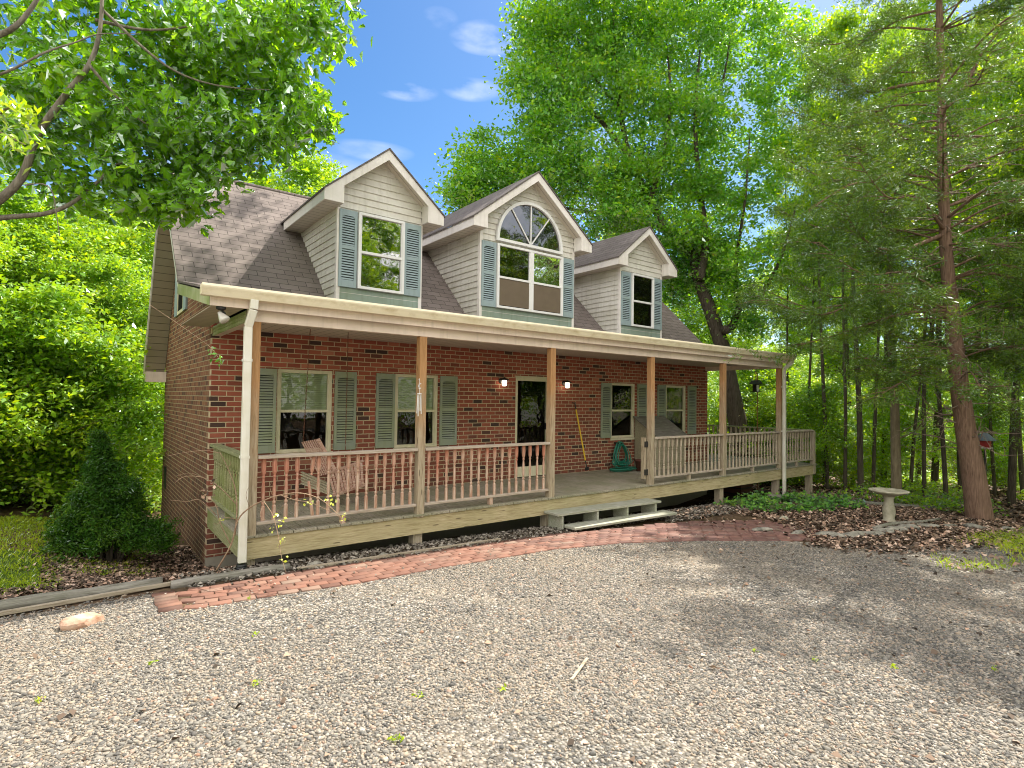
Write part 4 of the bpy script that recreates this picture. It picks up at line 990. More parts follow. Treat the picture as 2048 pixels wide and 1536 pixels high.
# bare twiggy shrub at the porch corner
tw = empty('twiggy_shrub', (-.15, -2.25, float(H(-.15, -2.25))), 'nearly leafless shrub with arching bare canes at the porch corner', 'shrub')
def cane(pp, r0, r1, d0=6.15, dd=0.0, mat='twig'):
    n = len(pp); P3 = [W(u, v, d0+dd*i/max(1, n-1)) for i, (u, v) in enumerate(pp)]
    # smooth
    Q = []
    for i in range(n-1):
        p0, p1, p2, p3 = P3[max(i-1, 0)], P3[i], P3[i+1], P3[min(i+2, n-1)]
        for t_ in np.linspace(0, 1, 5)[:-1]: Q.append(.5*((2*p1)+(-p0+p2)*t_+(2*p0-5*p1+4*p2-p3)*t_**2+(-p0+3*p1-3*p2+p3)*t_**3))
    Q.append(P3[-1]); return MB().tube(Q, list(np.linspace(r0, r1, len(Q))), 5).build('cane', mat, tw, smooth=True), Q
canes = [([(432, 1142), (462, 1090), (476, 1040), (500, 1015), (530, 1000), (560, 990), (600, 986), (640, 998), (672, 1025), (692, 1046)], .010, .003, -.2),
         ([(526, 1001), (545, 1030), (556, 1070), (562, 1110), (572, 1146)], .005, .002, -.25), ([(470, 1070), (474, 1020), (470, 975), (455, 935), (440, 905)], .009, .003, -.1),
         ([(440, 906), (410, 901), (370, 905), (335, 912)], .004, .002, -.2), ([(474, 1010), (440, 975), (405, 955), (370, 953), (350, 965)], .006, .002, -.3),
         ([(405, 955), (380, 946), (352, 952)], .003, .0015, -.3), ([(462, 1090), (440, 1045), (432, 1010), (415, 995)], .006, .003, -.2), ([(432, 1030), (400, 1000), (375, 1003), (340, 1000)], .005, .002, -.3),
         ([(476, 1040), (450, 1035), (436, 1048), (428, 1046)], .004, .002, -.3), ([(560, 990), (590, 1000), (620, 1005), (655, 1020), (680, 1035)], .004, .002, -.3),
         ([(530, 1000), (520, 1030), (532, 1040)], .003, .0015, -.2), ([(500, 1015), (492, 990), (500, 970)], .003, .0015, -.2), ([(545, 992), (540, 975), (543, 965)], .003, .0015, -.2),
         ([(455, 935), (462, 925), (446, 915)], .003, .0015, -.1), ([(545, 1030), (560, 1020), (566, 1010)], .003, .0015, -.2)]
tips = []
for pp, r0, r1, dd in canes: o_, Q = cane(pp, r0, r1, 6.15, dd); tips += Q[-6:]
rs = np.random.default_rng(8)
def sp_leaves(uvs, d, n, sz, name, mat, sd):
    P3 = np.concatenate([W(u, v, d)[None]+sd*rs.normal(size=(n, 3)) for u, v in uvs]); V, F = leaf_quads(P3, rs.uniform(sz*.7, sz*1.3, len(P3)), rs, .3, .7); npmesh(name, V, F, mat, tw)
sp_leaves([(614, 1003), (622, 1008), (655, 998), (664, 1004), (690, 1030), (684, 1040), (552, 1028), (558, 1048), (570, 1040), (566, 1078), (562, 1090), (572, 1118), (440, 1040), (548, 1062)], 6.0, 5, .035, 'leaves', 'leaf_pale', .02)
sp_leaves([(412, 980), (418, 990), (408, 992), (432, 972), (425, 965)], 5.95, 5, .045, 'dead_leaves', 'pink_leaf' if 'pink_leaf' in M else 'litter', .02)
# sprig with green leaves near the corner of the brick wall

# ------------------------------------------------------------------ vegetation
def ell(rg, c, r, n, bias=2.0):
    d = unit(rg.normal(size=(n, 3))); q = rg.uniform(size=(n, 1))**(1/bias); return np.array(c)+d*q*np.array(r)
def crown(name, C, k, cr, size, mat, parent, seed, flat=.5, upb=1.0, aspect=.55, shape='quad', droop=.2, label=None):
    rg = np.random.default_rng(seed); n = len(C); kk = rg.poisson(k, n); idx = np.repeat(np.arange(n), kk)
    scl = rg.uniform(.5, 1.3, n)[idx][:, None]
    P = C[idx]+rg.normal(size=(len(idx), 3))*np.array((cr, cr, cr*flat))*scl
    sz = size*rg.uniform(.65, 1.3, len(P))
    if shape == 'lobed': V, F = lobed(P, sz, rg, upb, droop)
    else: V, F = leaf_quads(P, sz, rg, upb, aspect, droop)
    return npmesh(name, V, F, mat, parent, label=label)
def smooth_path(P3, seg=5):
    n = len(P3); Q = []
    for i in range(n-1):
        p0, p1, p2, p3 = P3[max(i-1, 0)], P3[i], P3[i+1], P3[min(i+2, n-1)]
        for t in np.linspace(0, 1, seg+1)[:-1]: Q.append(.5*((2*p1)+(-p0+p2)*t+(2*p0-5*p1+4*p2-p3)*t**2+(-p0+3*p1-3*p2+p3)*t**3))
    Q.append(P3[-1]); return Q
def limb(mb, P3, r0, r1, n=8, pw=1.0):
    Q = smooth_path([np.array(p, float) for p in P3]); mb.tube(Q, [r0+(r1-r0)*(i/(len(Q)-1))**pw for i in range(len(Q))], n); return Q

# generic woodland tree in local coordinates, copied about
def make_tree(name, h, cr_, z0, tr, nlimb, k, lsize, mat, bk, seed, lab, cat='tree', group=None, up=.45, clump=.30, loc=(0, 0, 0)):
    rg = np.random.default_rng(seed); t = empty(name, (0, 0, 0), lab, cat, group); m = MB()
    lean = rg.normal(0, .035*h, 2); tp = [np.array((lean[0]*(q**1.5)+rg.normal(0, .06), lean[1]*(q**1.5)+rg.normal(0, .06), h*.93*q)) for q in np.linspace(0, 1, 7)]; tp[0] = np.array((0, 0, -.4))
    Q = limb(m, tp, tr, tr*.12, 9, .9); C = []
    for i in range(nlimb):
        q = z0/h+(1-z0/h)*(i+.5)/nlimb*.98; b = Q[min(int(q*(len(Q)-1)), len(Q)-1)]; a = i*2.4+rg.normal(0, .35)
        f = (i+.5)/nlimb; R_ = cr_*(.55+.9*f-1.25*f*f+.12)*rg.uniform(.7, 1.15); d = np.array((math.cos(a), math.sin(a), 0))
        P3 = [b, b+d*R_*.4+np.array((0, 0, R_*up*.35)), b+d*R_*.75+np.array((0, 0, R_*up*.65)), b+d*R_+np.array((0, 0, R_*up*.75))]
        L_ = limb(m, P3, tr*.28*(1.1-f), .008, 5)
        for p in L_[4:]:
            for _ in range(2):
                o_ = rg.normal(0, .30*R_*.55+.15, 3)*np.array((1, 1, .5)); C.append(p+o_)
                if rg.uniform() < .25: m.tube([p, p+o_*.5+np.array((0, 0, .03)), p+o_], [.012, .008, .004], 4)
    m.build('trunk', bk, t, smooth=True)
    crown('crown', np.array(C), k, clump, lsize, mat, t, seed+1, .45)
    return t
protoA = make_tree('broadleaf_tree', 17, 3.6, 4.5, .24, 26, 95, .16, 'leaf_wood', 'bark_dark', 101, 'x', group='woodland trees around the cottage')
protoB = make_tree('broadleaf_tree', 13, 3.0, 2.5, .15, 24, 95, .14, 'leaf_wood', 'bark_dark', 202, 'x', group='woodland trees around the cottage')
protoC = make_tree('understory_tree', 7.5, 2.5, .9, .07, 22, 125, .10, 'leaf_wood', 'bark_dark', 303, 'x', group='understory trees', up=.22, clump=.25)
protoD = make_tree('sapling', 4.2, 1.5, .5, .035, 16, 48, .11, 'leaf_wood', 'bark_dark', 404, 'x', group='saplings', up=.3, clump=.26)
protoE = make_tree('slim_tree', 15, 1.8, 8.5, .12, 12, 60, .14, 'leaf_wood', 'bark_dark', 505, 'x', group='slim trunks in the right wood')
used = set()
def place(proto, x, y, sc, rot, lab, szc=1.0, dz=0.0):
    if id(proto) in used: o = copy_tree(proto)
    else: o = proto; used.add(id(proto))
    o.location = (x, y, float(H(x, y))+dz); o.scale = (sc, sc, sc*szc); o.rotation_euler = (0, 0, rot); o['label'] = lab; return o
# left wood, behind the left side of the cottage
LW = [(protoC, -3.4, 8.5, 1.05), (protoC, -1.2, 10.0, 1.15), (protoC, -5.0, 11.5, 1.2), (protoC, 1.0, 12.5, 1.2), (protoC, -2.6, 13.5, 1.25), (protoC, -4.6, 6.6, .95), (protoC, -1.0, 7.6, .85), (protoD, -2.2, 6.3, 1.15), (protoD, -3.7, 5.2, 1.0), (protoD, -.9, 6.4, 1.0), (protoD, -5.2, 4.6, 1.1), (protoD, -4.3, 3.6, .8)]
for i, (p, x, y, s) in enumerate(LW):
    place(p, x, y, s, i*1.9, 'layered green understory tree in the thicket left of the cottage' if p is protoC else 'leafy sapling at the edge of the left lawn')
for i, (x, y, s) in enumerate([(-6.5, 17, .75), (-2.2, 19, .72), (2.6, 18.5, .74), (-9, 12, .72), (6, 23, .8)]): place(protoB, x, y, s, i*1.3+.4, 'taller broadleaf tree rising behind the left thicket')
place(protoB, 6.0, 13.6, 1.12, 2.2, 'bright green treetop showing over the ridge between the oak and the left dormer', dz=-.6)
# right wood
rr = random.Random(21)
RW = [(30, 11.5, 1.0), (34, 5, 1.1), (46, -4.5, 1.3), (40, 10, 1.2), (25.5, 15, 1.0), (45, -9.5, 1.3), (44, 1.5, 1.3), (31, 20, 1.15), (47, -15, 1.3), (20, 20, 1.0)]
for i, (x, y, s) in enumerate(RW): place(protoA if i % 3 else protoB, x, y, s*(1 if i % 3 else 1.15), i*2.1, 'tall bright green tree in the wood behind the cedar', dz=-.3)
UW = [(19.5, 2.5), (21, 6.5), (24, 3.8), (25, 8), (19.8, 9.5), (26, 5.2), (33.5, -5.2), (29.5, 1.8), (36, -7.2), (30, 8.5), (17.5, 12.5), (34.5, -10.5), (35, .8), (35.5, -2.4)]
for i, (x, y) in enumerate(UW): place(protoC, x, y, .72+.05*(i % 5), i*1.7, 'green understory tree in the wood beyond the side deck')
SW_ = [(17.6, 2.2), (18.2, -.6), (17.0, 4.2), (20.6, -1.6), (16.8, .2), (23.5, -3.6), (24.6, -6.8), (18.6, 1.2), (21.5, 1.6), (17.4, 6.5), (26.2, -5.6)]
for i, (x, y) in enumerate(SW_): place(protoD, x, y, .8+.08*(i % 4), i*2.3, 'dappled sapling between the side deck and the birdbath')
TW = [(1612, 19, .9), (1655, 18, .8), (1690, 17.4, .55), (1722, 16.2, 1.15), (1746, 17.5, .6), (1820, 18, .9), (1848, 17, .75), (1868, 19.5, 1.1), (1893, 15.6, .85), (1921, 18, .7), (1990, 18.5, .9), (2022, 15.8, 1.2), (2046, 17.5, .7), (1575, 20, .8), (1765, 20, 1.0), (1706, 21, 1.0), (1835, 22, 1.2), (2004, 22, 1.2), (1960, 21, .9)]
for i, (u, d_, s) in enumerate(TW):
    p = W(u, 960, d_); o = place(protoE, p[0], p[1], s*(.55+.35*((i*7) % 5)/4), i*1.1, 'slender straight trunk standing in the right wood', 1.5/s**.6); o.rotation_euler = (.05*math.sin(i*3.1), .06*math.sin(i*1.7), i*1.1)
# light tan trunk directly behind the birdbath
t = empty('slim_tree', (13.6, -3.9, float(H(13.6, -3.9))), 'slim tan trunk with a bare side branch right behind the birdbath', 'tree'); m = MB(); d0 = 14.1
limb(m, [W(1793, 990, d0), W(1791, 900, d0), W(1788, 780, d0), W(1780, 640, d0), W(1778, 470, d0), W(1770, 300, d0)], .125, .05, 9)
limb(m, [W(1789, 880, d0), W(1830, 862, d0-.3), W(1853, 830, d0-.4), W(1858, 810, d0-.4)], .022, .008, 5); limb(m, [W(1785, 700, d0), W(1810, 640, d0), W(1840, 600, d0)], .03, .01, 5)
m.build('trunk', 'bark_tan', t, smooth=True); rg = np.random.default_rng(77)
crown('crown', np.concatenate([ell(rg, W(1770, 420, d0), (1.5, 1.5, 1.6), 60), ell(rg, W(1700, 330, d0+.5), (1.3, 1.3, 1.1), 40)]), 45, .35, .13, 'leaf_wood', t, 78)
# trees across the drive: they show in the dormer glass and shade the right of the gravel
for i, (x, y, s) in enumerate([(8, -24, .95), (14, -27, 1.05), (20, -25, 1.0), (27, -24, 1.1), (33, -28, 1.1), (38, -22, 1.1), (2, -29, 1.0), (45, -27, 1.2)]): place(protoA, x, y, s, i*.9, 'tall tree across the driveway, mirrored in the dormer windows')
for i, (x, y, s) in enumerate([(17.2, -9.0, .78), (20.5, -11.0, .8), (16.0, -7.6, .62), (13.5, -10.5, .6)]): place(protoA, x, y, s, 1+i*2.0, 'tree just right of the view whose shade dapples the gravel')
# far wood, one mass
rg = np.random.default_rng(31); C = []
for a in np.linspace(-130, 229, 400):
    for _ in range(7):
        r = rg.uniform(42, 62); A = R(a+rg.normal(0, 1)); top = 9+3*math.sin(a*.35)+2*math.sin(a*.83+1)
        if a > 115 or a < -40: top += 3
        elif a < 22: top *= .62; r += 6
        z = rg.uniform(-4, top); C.append((O[0]+r*math.sin(A), O[1]+r*math.cos(A), z))
C = np.array(C)
crown('distant_wood', C, 34, 1.5, .62, 'leaf_wood', None, 32, .8); o = bpy.data.objects['distant_wood']; tag(o, 'far-off wood closing the view behind everything', 'wood', None, 'stuff')

# the big tree behind the deck
bt = empty('big_leafy_tree', (16.1, 1.4, -1.5), 'huge leafy tree whose dark trunk leans left behind the right end of the porch', 'tree'); m = MB(); D_ = 19.0
tr1 = [W(1492, 960, D_), W(1478, 860, D_), W(1462, 780, D_), W(1446, 700, D_), W(1420, 620, D_), W(1398, 560, D_), W(1385, 510, D_), W(1352, 482, D_), W(1330, 455, D_), W(1300, 400, D_), W(1262, 320, D_), W(1240, 220, D_), W(1230, 100, D_), W(1225, -60, D_)]
limb(m, tr1, .36, .04, 12, .7)
for pts, r0, r1 in [([(1450, 660), (1466, 650), (1480, 615), (1520, 590), (1560, 520), (1590, 420)], .16, .03), ([(1478, 615), (1470, 560), (1475, 500), (1490, 400), (1500, 260)], .11, .02), ([(1400, 560), (1410, 480), (1400, 380), (1390, 250), (1400, 100)], .16, .03),
                    ([(1330, 455), (1240, 430), (1180, 380), (1110, 330)], .12, .02), ([(1262, 320), (1200, 240), (1140, 180), (1100, 100)], .10, .02), ([(1300, 400), (1330, 300), (1340, 180), (1330, 60)], .10, .02), ([(1240, 430), (1150, 420), (1060, 400), (980, 380)], .07, .015),
                    ([(1240, 220), (1180, 140), (1150, 60)], .07, .02), ([(1352, 482), (1290, 500), (1230, 490)], .07, .015), ([(1390, 250), (1440, 180), (1460, 80)], .07, .02)]:
    limb(m, [W(u, v, D_+.4*math.sin(i+u)) for i, (u, v) in enumerate(pts)], r0, r1, 7)
m.build('trunk', 'bark_dark', bt, smooth=True)
rg = np.random.default_rng(41); C = []
BL = [(1130, 110, 120, 110, 46), (1250, 30, 160, 110, 60), (1420, 60, 160, 120, 60), (1560, 120, 90, 110, 26), (1100, 230, 90, 90, 34), (1060, 340, 110, 80, 36), (980, 330, 70, 60, 18), (940, 390, 55, 40, 12), (1000, 400, 90, 50, 22), (1250, 190, 130, 110, 46), (1400, 240, 140, 120, 46), (1180, 360, 120, 80, 40), (1310, 360, 120, 80, 40), (1440, 400, 120, 90, 30), (1400, 500, 70, 50, 20), (1340, 540, 45, 40, 12), (1300, 560, 20, 14, 3), (1280, -120, 260, 120, 60), (1230, 430, 80, 40, 16), (1540, 300, 70, 110, 16), (1500, 540, 80, 60, 12), (1060, 160, 60, 70, 14), (1080, 40, 50, 60, 12), (1370, 470, 50, 36, 14), (1420, 560, 45, 40, 9), (1350, 590, 40, 30, 6), (1480, 640, 50, 36, 8)]
for u, v, ru, rv, n in BL:
    k = D_/FPX; C.append(ell(rg, W(u, v, D_+rg.uniform(-1, 1)), (ru*k, ru*k*.9, rv*k), int(n*2.1), 2.2))
C = np.concatenate(C)
crown('crown', C, 88, .33, .15, 'leaf_maple', bt, 42, .45)

# foreground oak, trunk out of the picture on the left
ok_ = empty('oak_tree', (-3.6, -.6, float(H(-3.6, -.6))), 'near oak reaching lobed sunlit leaves over the left end of the roof', 'tree'); m = MB()
limb(m, [(-3.6, -.6, -.8), (-3.55, -.6, 1.2), (-3.35, -.62, 3.0), (-3.1, -.65, 4.4), (-3.0, -.7, 6.5), (-3.1, -.6, 9.5)], .24, .08, 12)
for pts, r0, r1, d0, d1 in [([(-150, 520), (-40, 430), (40, 360), (75, 270), (135, 185), (178, 130), (200, 60), (205, -40)], .085, .03, 6.2, 6.6), ([(-120, 450), (10, 435), (100, 425), (160, 395), (210, 350), (260, 310), (310, 270)], .055, .015, 6.2, 7.2),
                            ([(-80, 170), (10, 145), (90, 105), (150, 85), (200, 68), (280, 68)], .025, .008, 5.6, 6.4), ([(-60, 90), (20, 60), (60, 20), (90, -30)], .05, .03, 5.8, 6.0), ([(50, 370), (85, 368), (105, 385), (113, 430), (120, 475)], .014, .006, 6.2, 6.1),
                            ([(200, 360), (230, 330), (300, 318), (340, 335), (370, 330)], .02, .008, 6.6, 7.4), ([(178, 130), (240, 200), (300, 250), (370, 230)], .03, .008, 6.4, 7.0), ([(190, 40), (300, 60), (420, 50), (520, 60)], .035, .008, 6.6, 7.6), ([(205, 20), (330, 130), (430, 170), (540, 180)], .03, .008, 6.6, 7.4)]:
    n = len(pts); limb(m, [W(u, v, d0+(d1-d0)*i/(n-1)) for i, (u, v) in enumerate(pts)], r0*.62, r1*.6, 8)
m.build('trunk', 'bark_oak', ok_, smooth=True)
rg = np.random.default_rng(51); C = []
OB = [(80, 60, 120, 90, 22), (230, 60, 110, 90, 26), (380, 60, 110, 80, 30), (500, 70, 90, 80, 26), (600, 60, 90, 70, 20), (660, 60, 40, 60, 8), (60, 200, 90, 70, 18), (200, 180, 100, 70, 22), (340, 170, 100, 70, 28), (470, 170, 90, 70, 28), (570, 160, 60, 70, 16), (620, 200, 40, 60, 8), (60, 310, 80, 45, 10), (200, 260, 90, 50, 14), (330, 260, 90, 50, 20), (450, 260, 90, 50, 22), (560, 270, 70, 50, 16), (620, 250, 40, 40, 6), (250, 350, 70, 40, 12), (360, 340, 70, 35, 14), (470, 320, 60, 30, 9), (335, 385, 60, 40, 20), (370, 400, 34, 24, 9), (320, 415, 36, 24, 7), (420, 350, 50, 30, 9), (210, 400, 60, 30, 7), (120, 390, 50, 22, 4), (100, 340, 90, 30, 5), (300, -60, 350, 60, 40), (30, 290, 40, 80, 8)]
for u, v, ru, rv, n in OB:
    d = 6.9+.8*(u/600)+rg.uniform(-.3, .5); k = d/FPX; C.append(ell(rg, W(u, v, d), (ru*k, .7, rv*k), int(n*2.1), 2.4))
C = np.concatenate(C); C = C[(C[:, 2] > 3.3)]
crown('crown', C, 9.5, .14, .15, 'leaf_oak', ok_, 52, .8, .5, shape='lobed', droop=.5)
# hanging foliage of the next tree at the picture's left edge
ht = empty('narrow_leaf_tree', (-3.9, -4.0, float(H(-3.9, -4.0))), 'long glossy leaves hanging in at the left edge, nearest the camera', 'tree'); m = MB()
limb(m, [(-4.6, -4.2, -.8), (-4.55, -4.2, 2.5), (-4.3, -4.1, 4.5)], .12, .05, 8); limb(m, [(-4.45, -4.15, 3.4), W(-120, 220, 4.4), W(20, 215, 4.4)], .03, .006, 6); limb(m, [W(-120, 220, 4.4), W(-10, 260, 4.3), W(50, 290, 4.3)], .012, .004, 5)
m.build('trunk', 'bark_tan', ht, smooth=True); rg = np.random.default_rng(61)
crown('crown', np.concatenate([ell(rg, W(25, 230, 4.4), (.22, .2, .16), 9), ell(rg, W(40, 290, 4.3), (.16, .15, .10), 5), ell(rg, W(-120, 200, 4.4), (.5, .4, .4), 30)]), 9, .06, .10, 'leaf_wood', ht, 62, .9, .6, .30, droop=.9)

# eastern red cedar
cz = empty('cedar_tree', (13.87, -5.6, float(H(13.87, -5.6))), 'tall cedar with peeling red brown bark and feathery drooping sprays', 'tree'); m = MB(); DC = 12.1
Qt = limb(m, [W(1962, 1062, DC), W(1957, 1020, DC), W(1944, 930, DC), W(1930, 850, DC), W(1915, 740, DC), W(1905, 640, DC), W(1895, 540, DC), W(1889, 440, DC), W(1884, 300, DC), W(1882, 150, DC), W(1878, 0, DC), W(1876, -160, DC)], .30, .045, 16, .62)
for k in range(7):
    a = k*.9; b = np.array(Qt[1]); m.tube([b+.22*np.array((math.cos(a), math.sin(a), .25)), b+.38*np.array((math.cos(a), math.sin(a), -.45))], [.10, .04], 7)
CB = [([(1884, 470), (1840, 488), (1800, 500), (1745, 492), (1705, 450), (1688, 415)], .05), ([(1886, 158), (1800, 172), (1740, 184), (1690, 165), (1640, 140)], .045), ([(1890, 215), (1930, 170), (1975, 90), (2048, 10)], .07), ([(1895, 620), (1820, 625), (1760, 640), (1690, 665), (1600, 690)], .045),
      ([(1900, 560), (1960, 545), (2040, 560), (2100, 590)], .045), ([(1890, 490), (1960, 485), (2060, 500)], .03), ([(1886, 460), (1850, 468), (1800, 480), (1750, 530)], .028), ([(1886, 255), (1820, 262), (1760, 285), (1700, 300)], .035), ([(1886, 400), (1830, 400), (1760, 440)], .03),
      ([(1884, 90), (1820, 110), (1760, 150)], .03), ([(1882, 60), (1940, 40), (2010, -10)], .03), ([(1886, 330), (1960, 300), (2060, 280)], .035), ([(1912, 700), (1990, 700), (2080, 730)], .03), ([(1905, 730), (1840, 745), (1760, 790)], .028), ([(1884, 270), (1990, 270), (2070, 230)], .03),
      ([(1880, 20), (1800, 40), (1730, 80), (1690, 120)], .03), ([(1899, 600), (1840, 590), (1770, 570)], .022), ([(1915, 780), (1980, 800), (2050, 850)], .022), ([(1893, 520), (1830, 545), (1770, 590)], .022), ([(1884, 360), (1800, 350), (1700, 370), (1620, 420)], .035)]
rg = np.random.default_rng(71); C = []
def bough(Q, L_, start=.3):
    n = len(Q)
    for j in range(int(n*start), n):
        q = np.array(Q[j]); d = unit(np.array(Q[min(j+1, n-1)])-np.array(Q[j-1])); side = unit(np.cross(d, (0, 0, 1)))
        for s_ in (-1, 1):
            if rg.uniform() < .2: continue
            l = L_*rg.uniform(.14, .30)*(1.15-.5*j/n); e = q+(side*s_*rg.uniform(.5, 1)+d*rg.uniform(.3, .9))*l+np.array((0, 0, rg.uniform(-.35, .12)*l))
            mid = (q+e)/2+np.array((0, 0, .06*l)); m.tube([q, mid, e], [.010, .006, .003], 4)
            for t in np.linspace(.3, 1.05, max(3, int(l/.11))): C.append(q+(e-q)*t+rg.normal(0, .05, 3)-np.array((0, 0, .05)))
for i, (pts, r0) in enumerate(CB):
    dd = rg.uniform(-1.6, 1.6); n = len(pts); Q = limb(m, [W(u, v, DC+dd*(j/(n-1))) for j, (u, v) in enumerate(pts)], r0, .007, 6); bough(Q, 3.4)
for k in range(88):
    f = rg.uniform(0, 1)**.9; q = np.array(Qt[int(18+f*(len(Qt)-19))]); a = k*2.4+rg.normal(0, .3); h_ = (q[2]-3)/11; l = (3.6-1.9*max(0, h_))*rg.uniform(.55, 1.12)
    if q[2] < 3.4: l *= .6
    d = np.array((math.cos(a), math.sin(a), 0)); dr = rg.uniform(-.22, .30)
    if d[0] < -.3: l *= 1.12
    Q = limb(m, [q, q+d*l*.35+np.array((0, 0, .10*l+dr*l*.2)), q+d*l*.7+np.array((0, 0, dr*l*.7)), q+d*l+np.array((0, 0, dr*l+.10*l))], .028*(l/3), .005, 5); bough(Q, l*1.05, .32)
m2 = MB()   # dead bare twigs along the lower trunk
for k in range(95):
    q = Qt[int(rg.uniform(12, 46))]; a = rg.uniform(0, 6.28); l = rg.uniform(.4, 1.5); d = np.array((math.cos(a), math.sin(a), rg.uniform(-.25, .35)))
    P3 = [q, q+d*l*.4+rg.normal(0, .05, 3), q+d*l*.75+rg.normal(0, .10, 3), q+d*l+rg.normal(0, .18, 3)]; limb(m2, P3, .014, .004, 4)
    for _ in range(2): e = P3[2]+rg.normal(0, .22, 3); m2.tube([P3[1+_], (P3[1+_]+e)/2+rg.normal(0, .03, 3), e], [.007, .005, .002], 4)
m.build('trunk', 'bark_cedar', cz, smooth=True); m2.build('dead_twigs', 'twig_grey', cz, smooth=True)
for u, v, ru, rv, n, dd in [(1640, 330, 80, 90, 26, -.5), (1700, 250, 90, 60, 24, .5), (1640, 450, 90, 90, 34, -1), (1740, 380, 90, 70, 34, -.5), (1600, 560, 80, 80, 24, -1), (1700, 560, 100, 80, 34, -1), (1790, 480, 90, 80, 30, .6), (1800, 620, 100, 70, 30, -.8), (1660, 670, 110, 50, 26, -1), (1560, 680, 90, 35, 16, -1.2), (1500, 705, 40, 20, 6, -1.2), (1750, 730, 100, 60, 20, -.6),
                            (1990, 640, 90, 60, 30, -.8), (2010, 740, 80, 60, 26, -.5), (1990, 440, 90, 80, 26, .5), (1980, 330, 90, 70, 20, .5), (2000, 180, 90, 80, 16, .6), (1780, 100, 110, 70, 18, .3), (1850, 20, 130, 60, 20, 0), (1840, 220, 70, 60, 14, .5), (1860, 330, 60, 60, 16, -.6), (1700, 140, 60, 40, 10, 0), (1900, 700, 70, 40, 14, -1.2), (1830, 380, 60, 60, 14, -.8), (1880, -120, 160, 80, 26, 0), (1600, 430, 50, 110, 14, -.8), (1850, 820, 90, 50, 9, -.4), (2020, 860, 50, 40, 6, 0), (2100, 500, 100, 300, 50, 0), (1790, 560, 60, 200, 24, 1.8), (1980, 560, 60, 200, 24, 1.8)]:
    k = DC/FPX; C += list(ell(rg, W(u, v, DC+dd), (ru*k, ru*k*.8, rv*k), int(n*.9), 2.2))
C = np.array(C)
def sprays(name, C, k, cr, length, width, mat, parent, seed, droop=.35):
    rg = np.random.default_rng(seed); n = len(C); ax = rg.normal(size=(n, 3)); ax[:, 2] = ax[:, 2]*.4-droop; ax = unit(ax); idx = np.repeat(np.arange(n), k); N = len(idx)
    t = rg.uniform(-1, 1, (N, 1)); P = C[idx]+ax[idx]*t*cr+rg.normal(size=(N, 3))*cr*.33
    d = unit(ax[idx]*.9+rg.normal(0, .55, (N, 3))); nn = unit(np.cross(d, rg.normal(size=(N, 3)))); sd = nn*width*.5; Ln = length*rg.uniform(.5, 1.3, (N, 1))
    V = np.stack([P, P+d*Ln*.35+sd, P+d*Ln, P+d*Ln*.5-sd], 1).reshape(-1, 3); return npmesh(name, V, np.arange(4*N).reshape(N, 4), mat, parent)
print('cedar clumps', len(C))
sprays('crown', C, 23, .12, .10, .017, 'leaf_cedar', cz, 72)

# arborvitae / juniper at the left corner
aw = empty('arborvitae', (-1.10, .45, float(H(-1.10, .45))), 'dark green pyramidal evergreen growing against the left wall', 'shrub'); m = MB(); bz = float(H(-1.10, .45)); rg = np.random.default_rng(81); C = []
for k in range(26):
    a = rg.uniform(0, 6.28); s = rg.uniform(.15, .65); m.tube([(-1.10+.1*math.cos(a), .45+.1*math.sin(a), bz-.05), (-1.10+.5*s*math.cos(a), .45+.5*s*math.sin(a), bz+.28), (-1.10+s*math.cos(a), .45+s*math.sin(a), bz+.5)], [.016, .012, .008], 5)
m.tube([(-1.12, .45, bz-.05), (-1.12, .45, bz+.8)], [.04, .015], 6); m.build('stems', 'bark_dark', aw, smooth=True)
AD = 7.85
for u, v, ru, rv, n in [(200, 900, 12, 40, 16), (200, 945, 26, 42, 34), (198, 990, 44, 44, 56), (188, 1040, 62, 42, 66), (228, 1045, 56, 42, 56), (150, 1065, 44, 34, 30), (275, 1065, 50, 34, 38), (318, 1085, 34, 32, 24), (200, 1085, 80, 30, 44), (250, 990, 36, 46, 26), (330, 1112, 24, 20, 9), (135, 1098, 34, 20, 12)]:
    k = AD/FPX; C += list(ell(rg, W(u, v, AD), (ru*k, ru*k, rv*k), int(n*1.7), 2.4))
for _ in range(70):
    j = rg.integers(len(C)); C.append(C[j]+rg.normal(size=3)*np.array((.16, .16, .13)))
C = np.array(C); C = C[(C[:, 0] < -.05) & (C[:, 2] > bz+.20)]
sprays('foliage', C, 90, .10, .06, .018, 'leaf_shrub', aw, 82, -.3)

# sprig against the wall corner
sg = empty('leafy_sprig', (-.05, -2.3, 1.6), 'small green leafy sprig dangling in front of the left wall corner', 'sprig'); m = MB(); sd_ = 6.0
limb(m, [W(416, 690, sd_), W(430, 705, sd_), W(440, 722, sd_)], .003, .0015, 4); limb(m, [W(300, 610, sd_), W(360, 650, sd_), W(416, 690, sd_)], .004, .002, 4); m.build('stem', 'twig', sg)
crown('leaves', np.array([W(u, v, sd_) for u, v in ((418, 700), (426, 698), (432, 712), (440, 718), (424, 722), (436, 724))]), 4, .02, .055, 'leaf_ivy', sg, 83, .8, .4, .5)

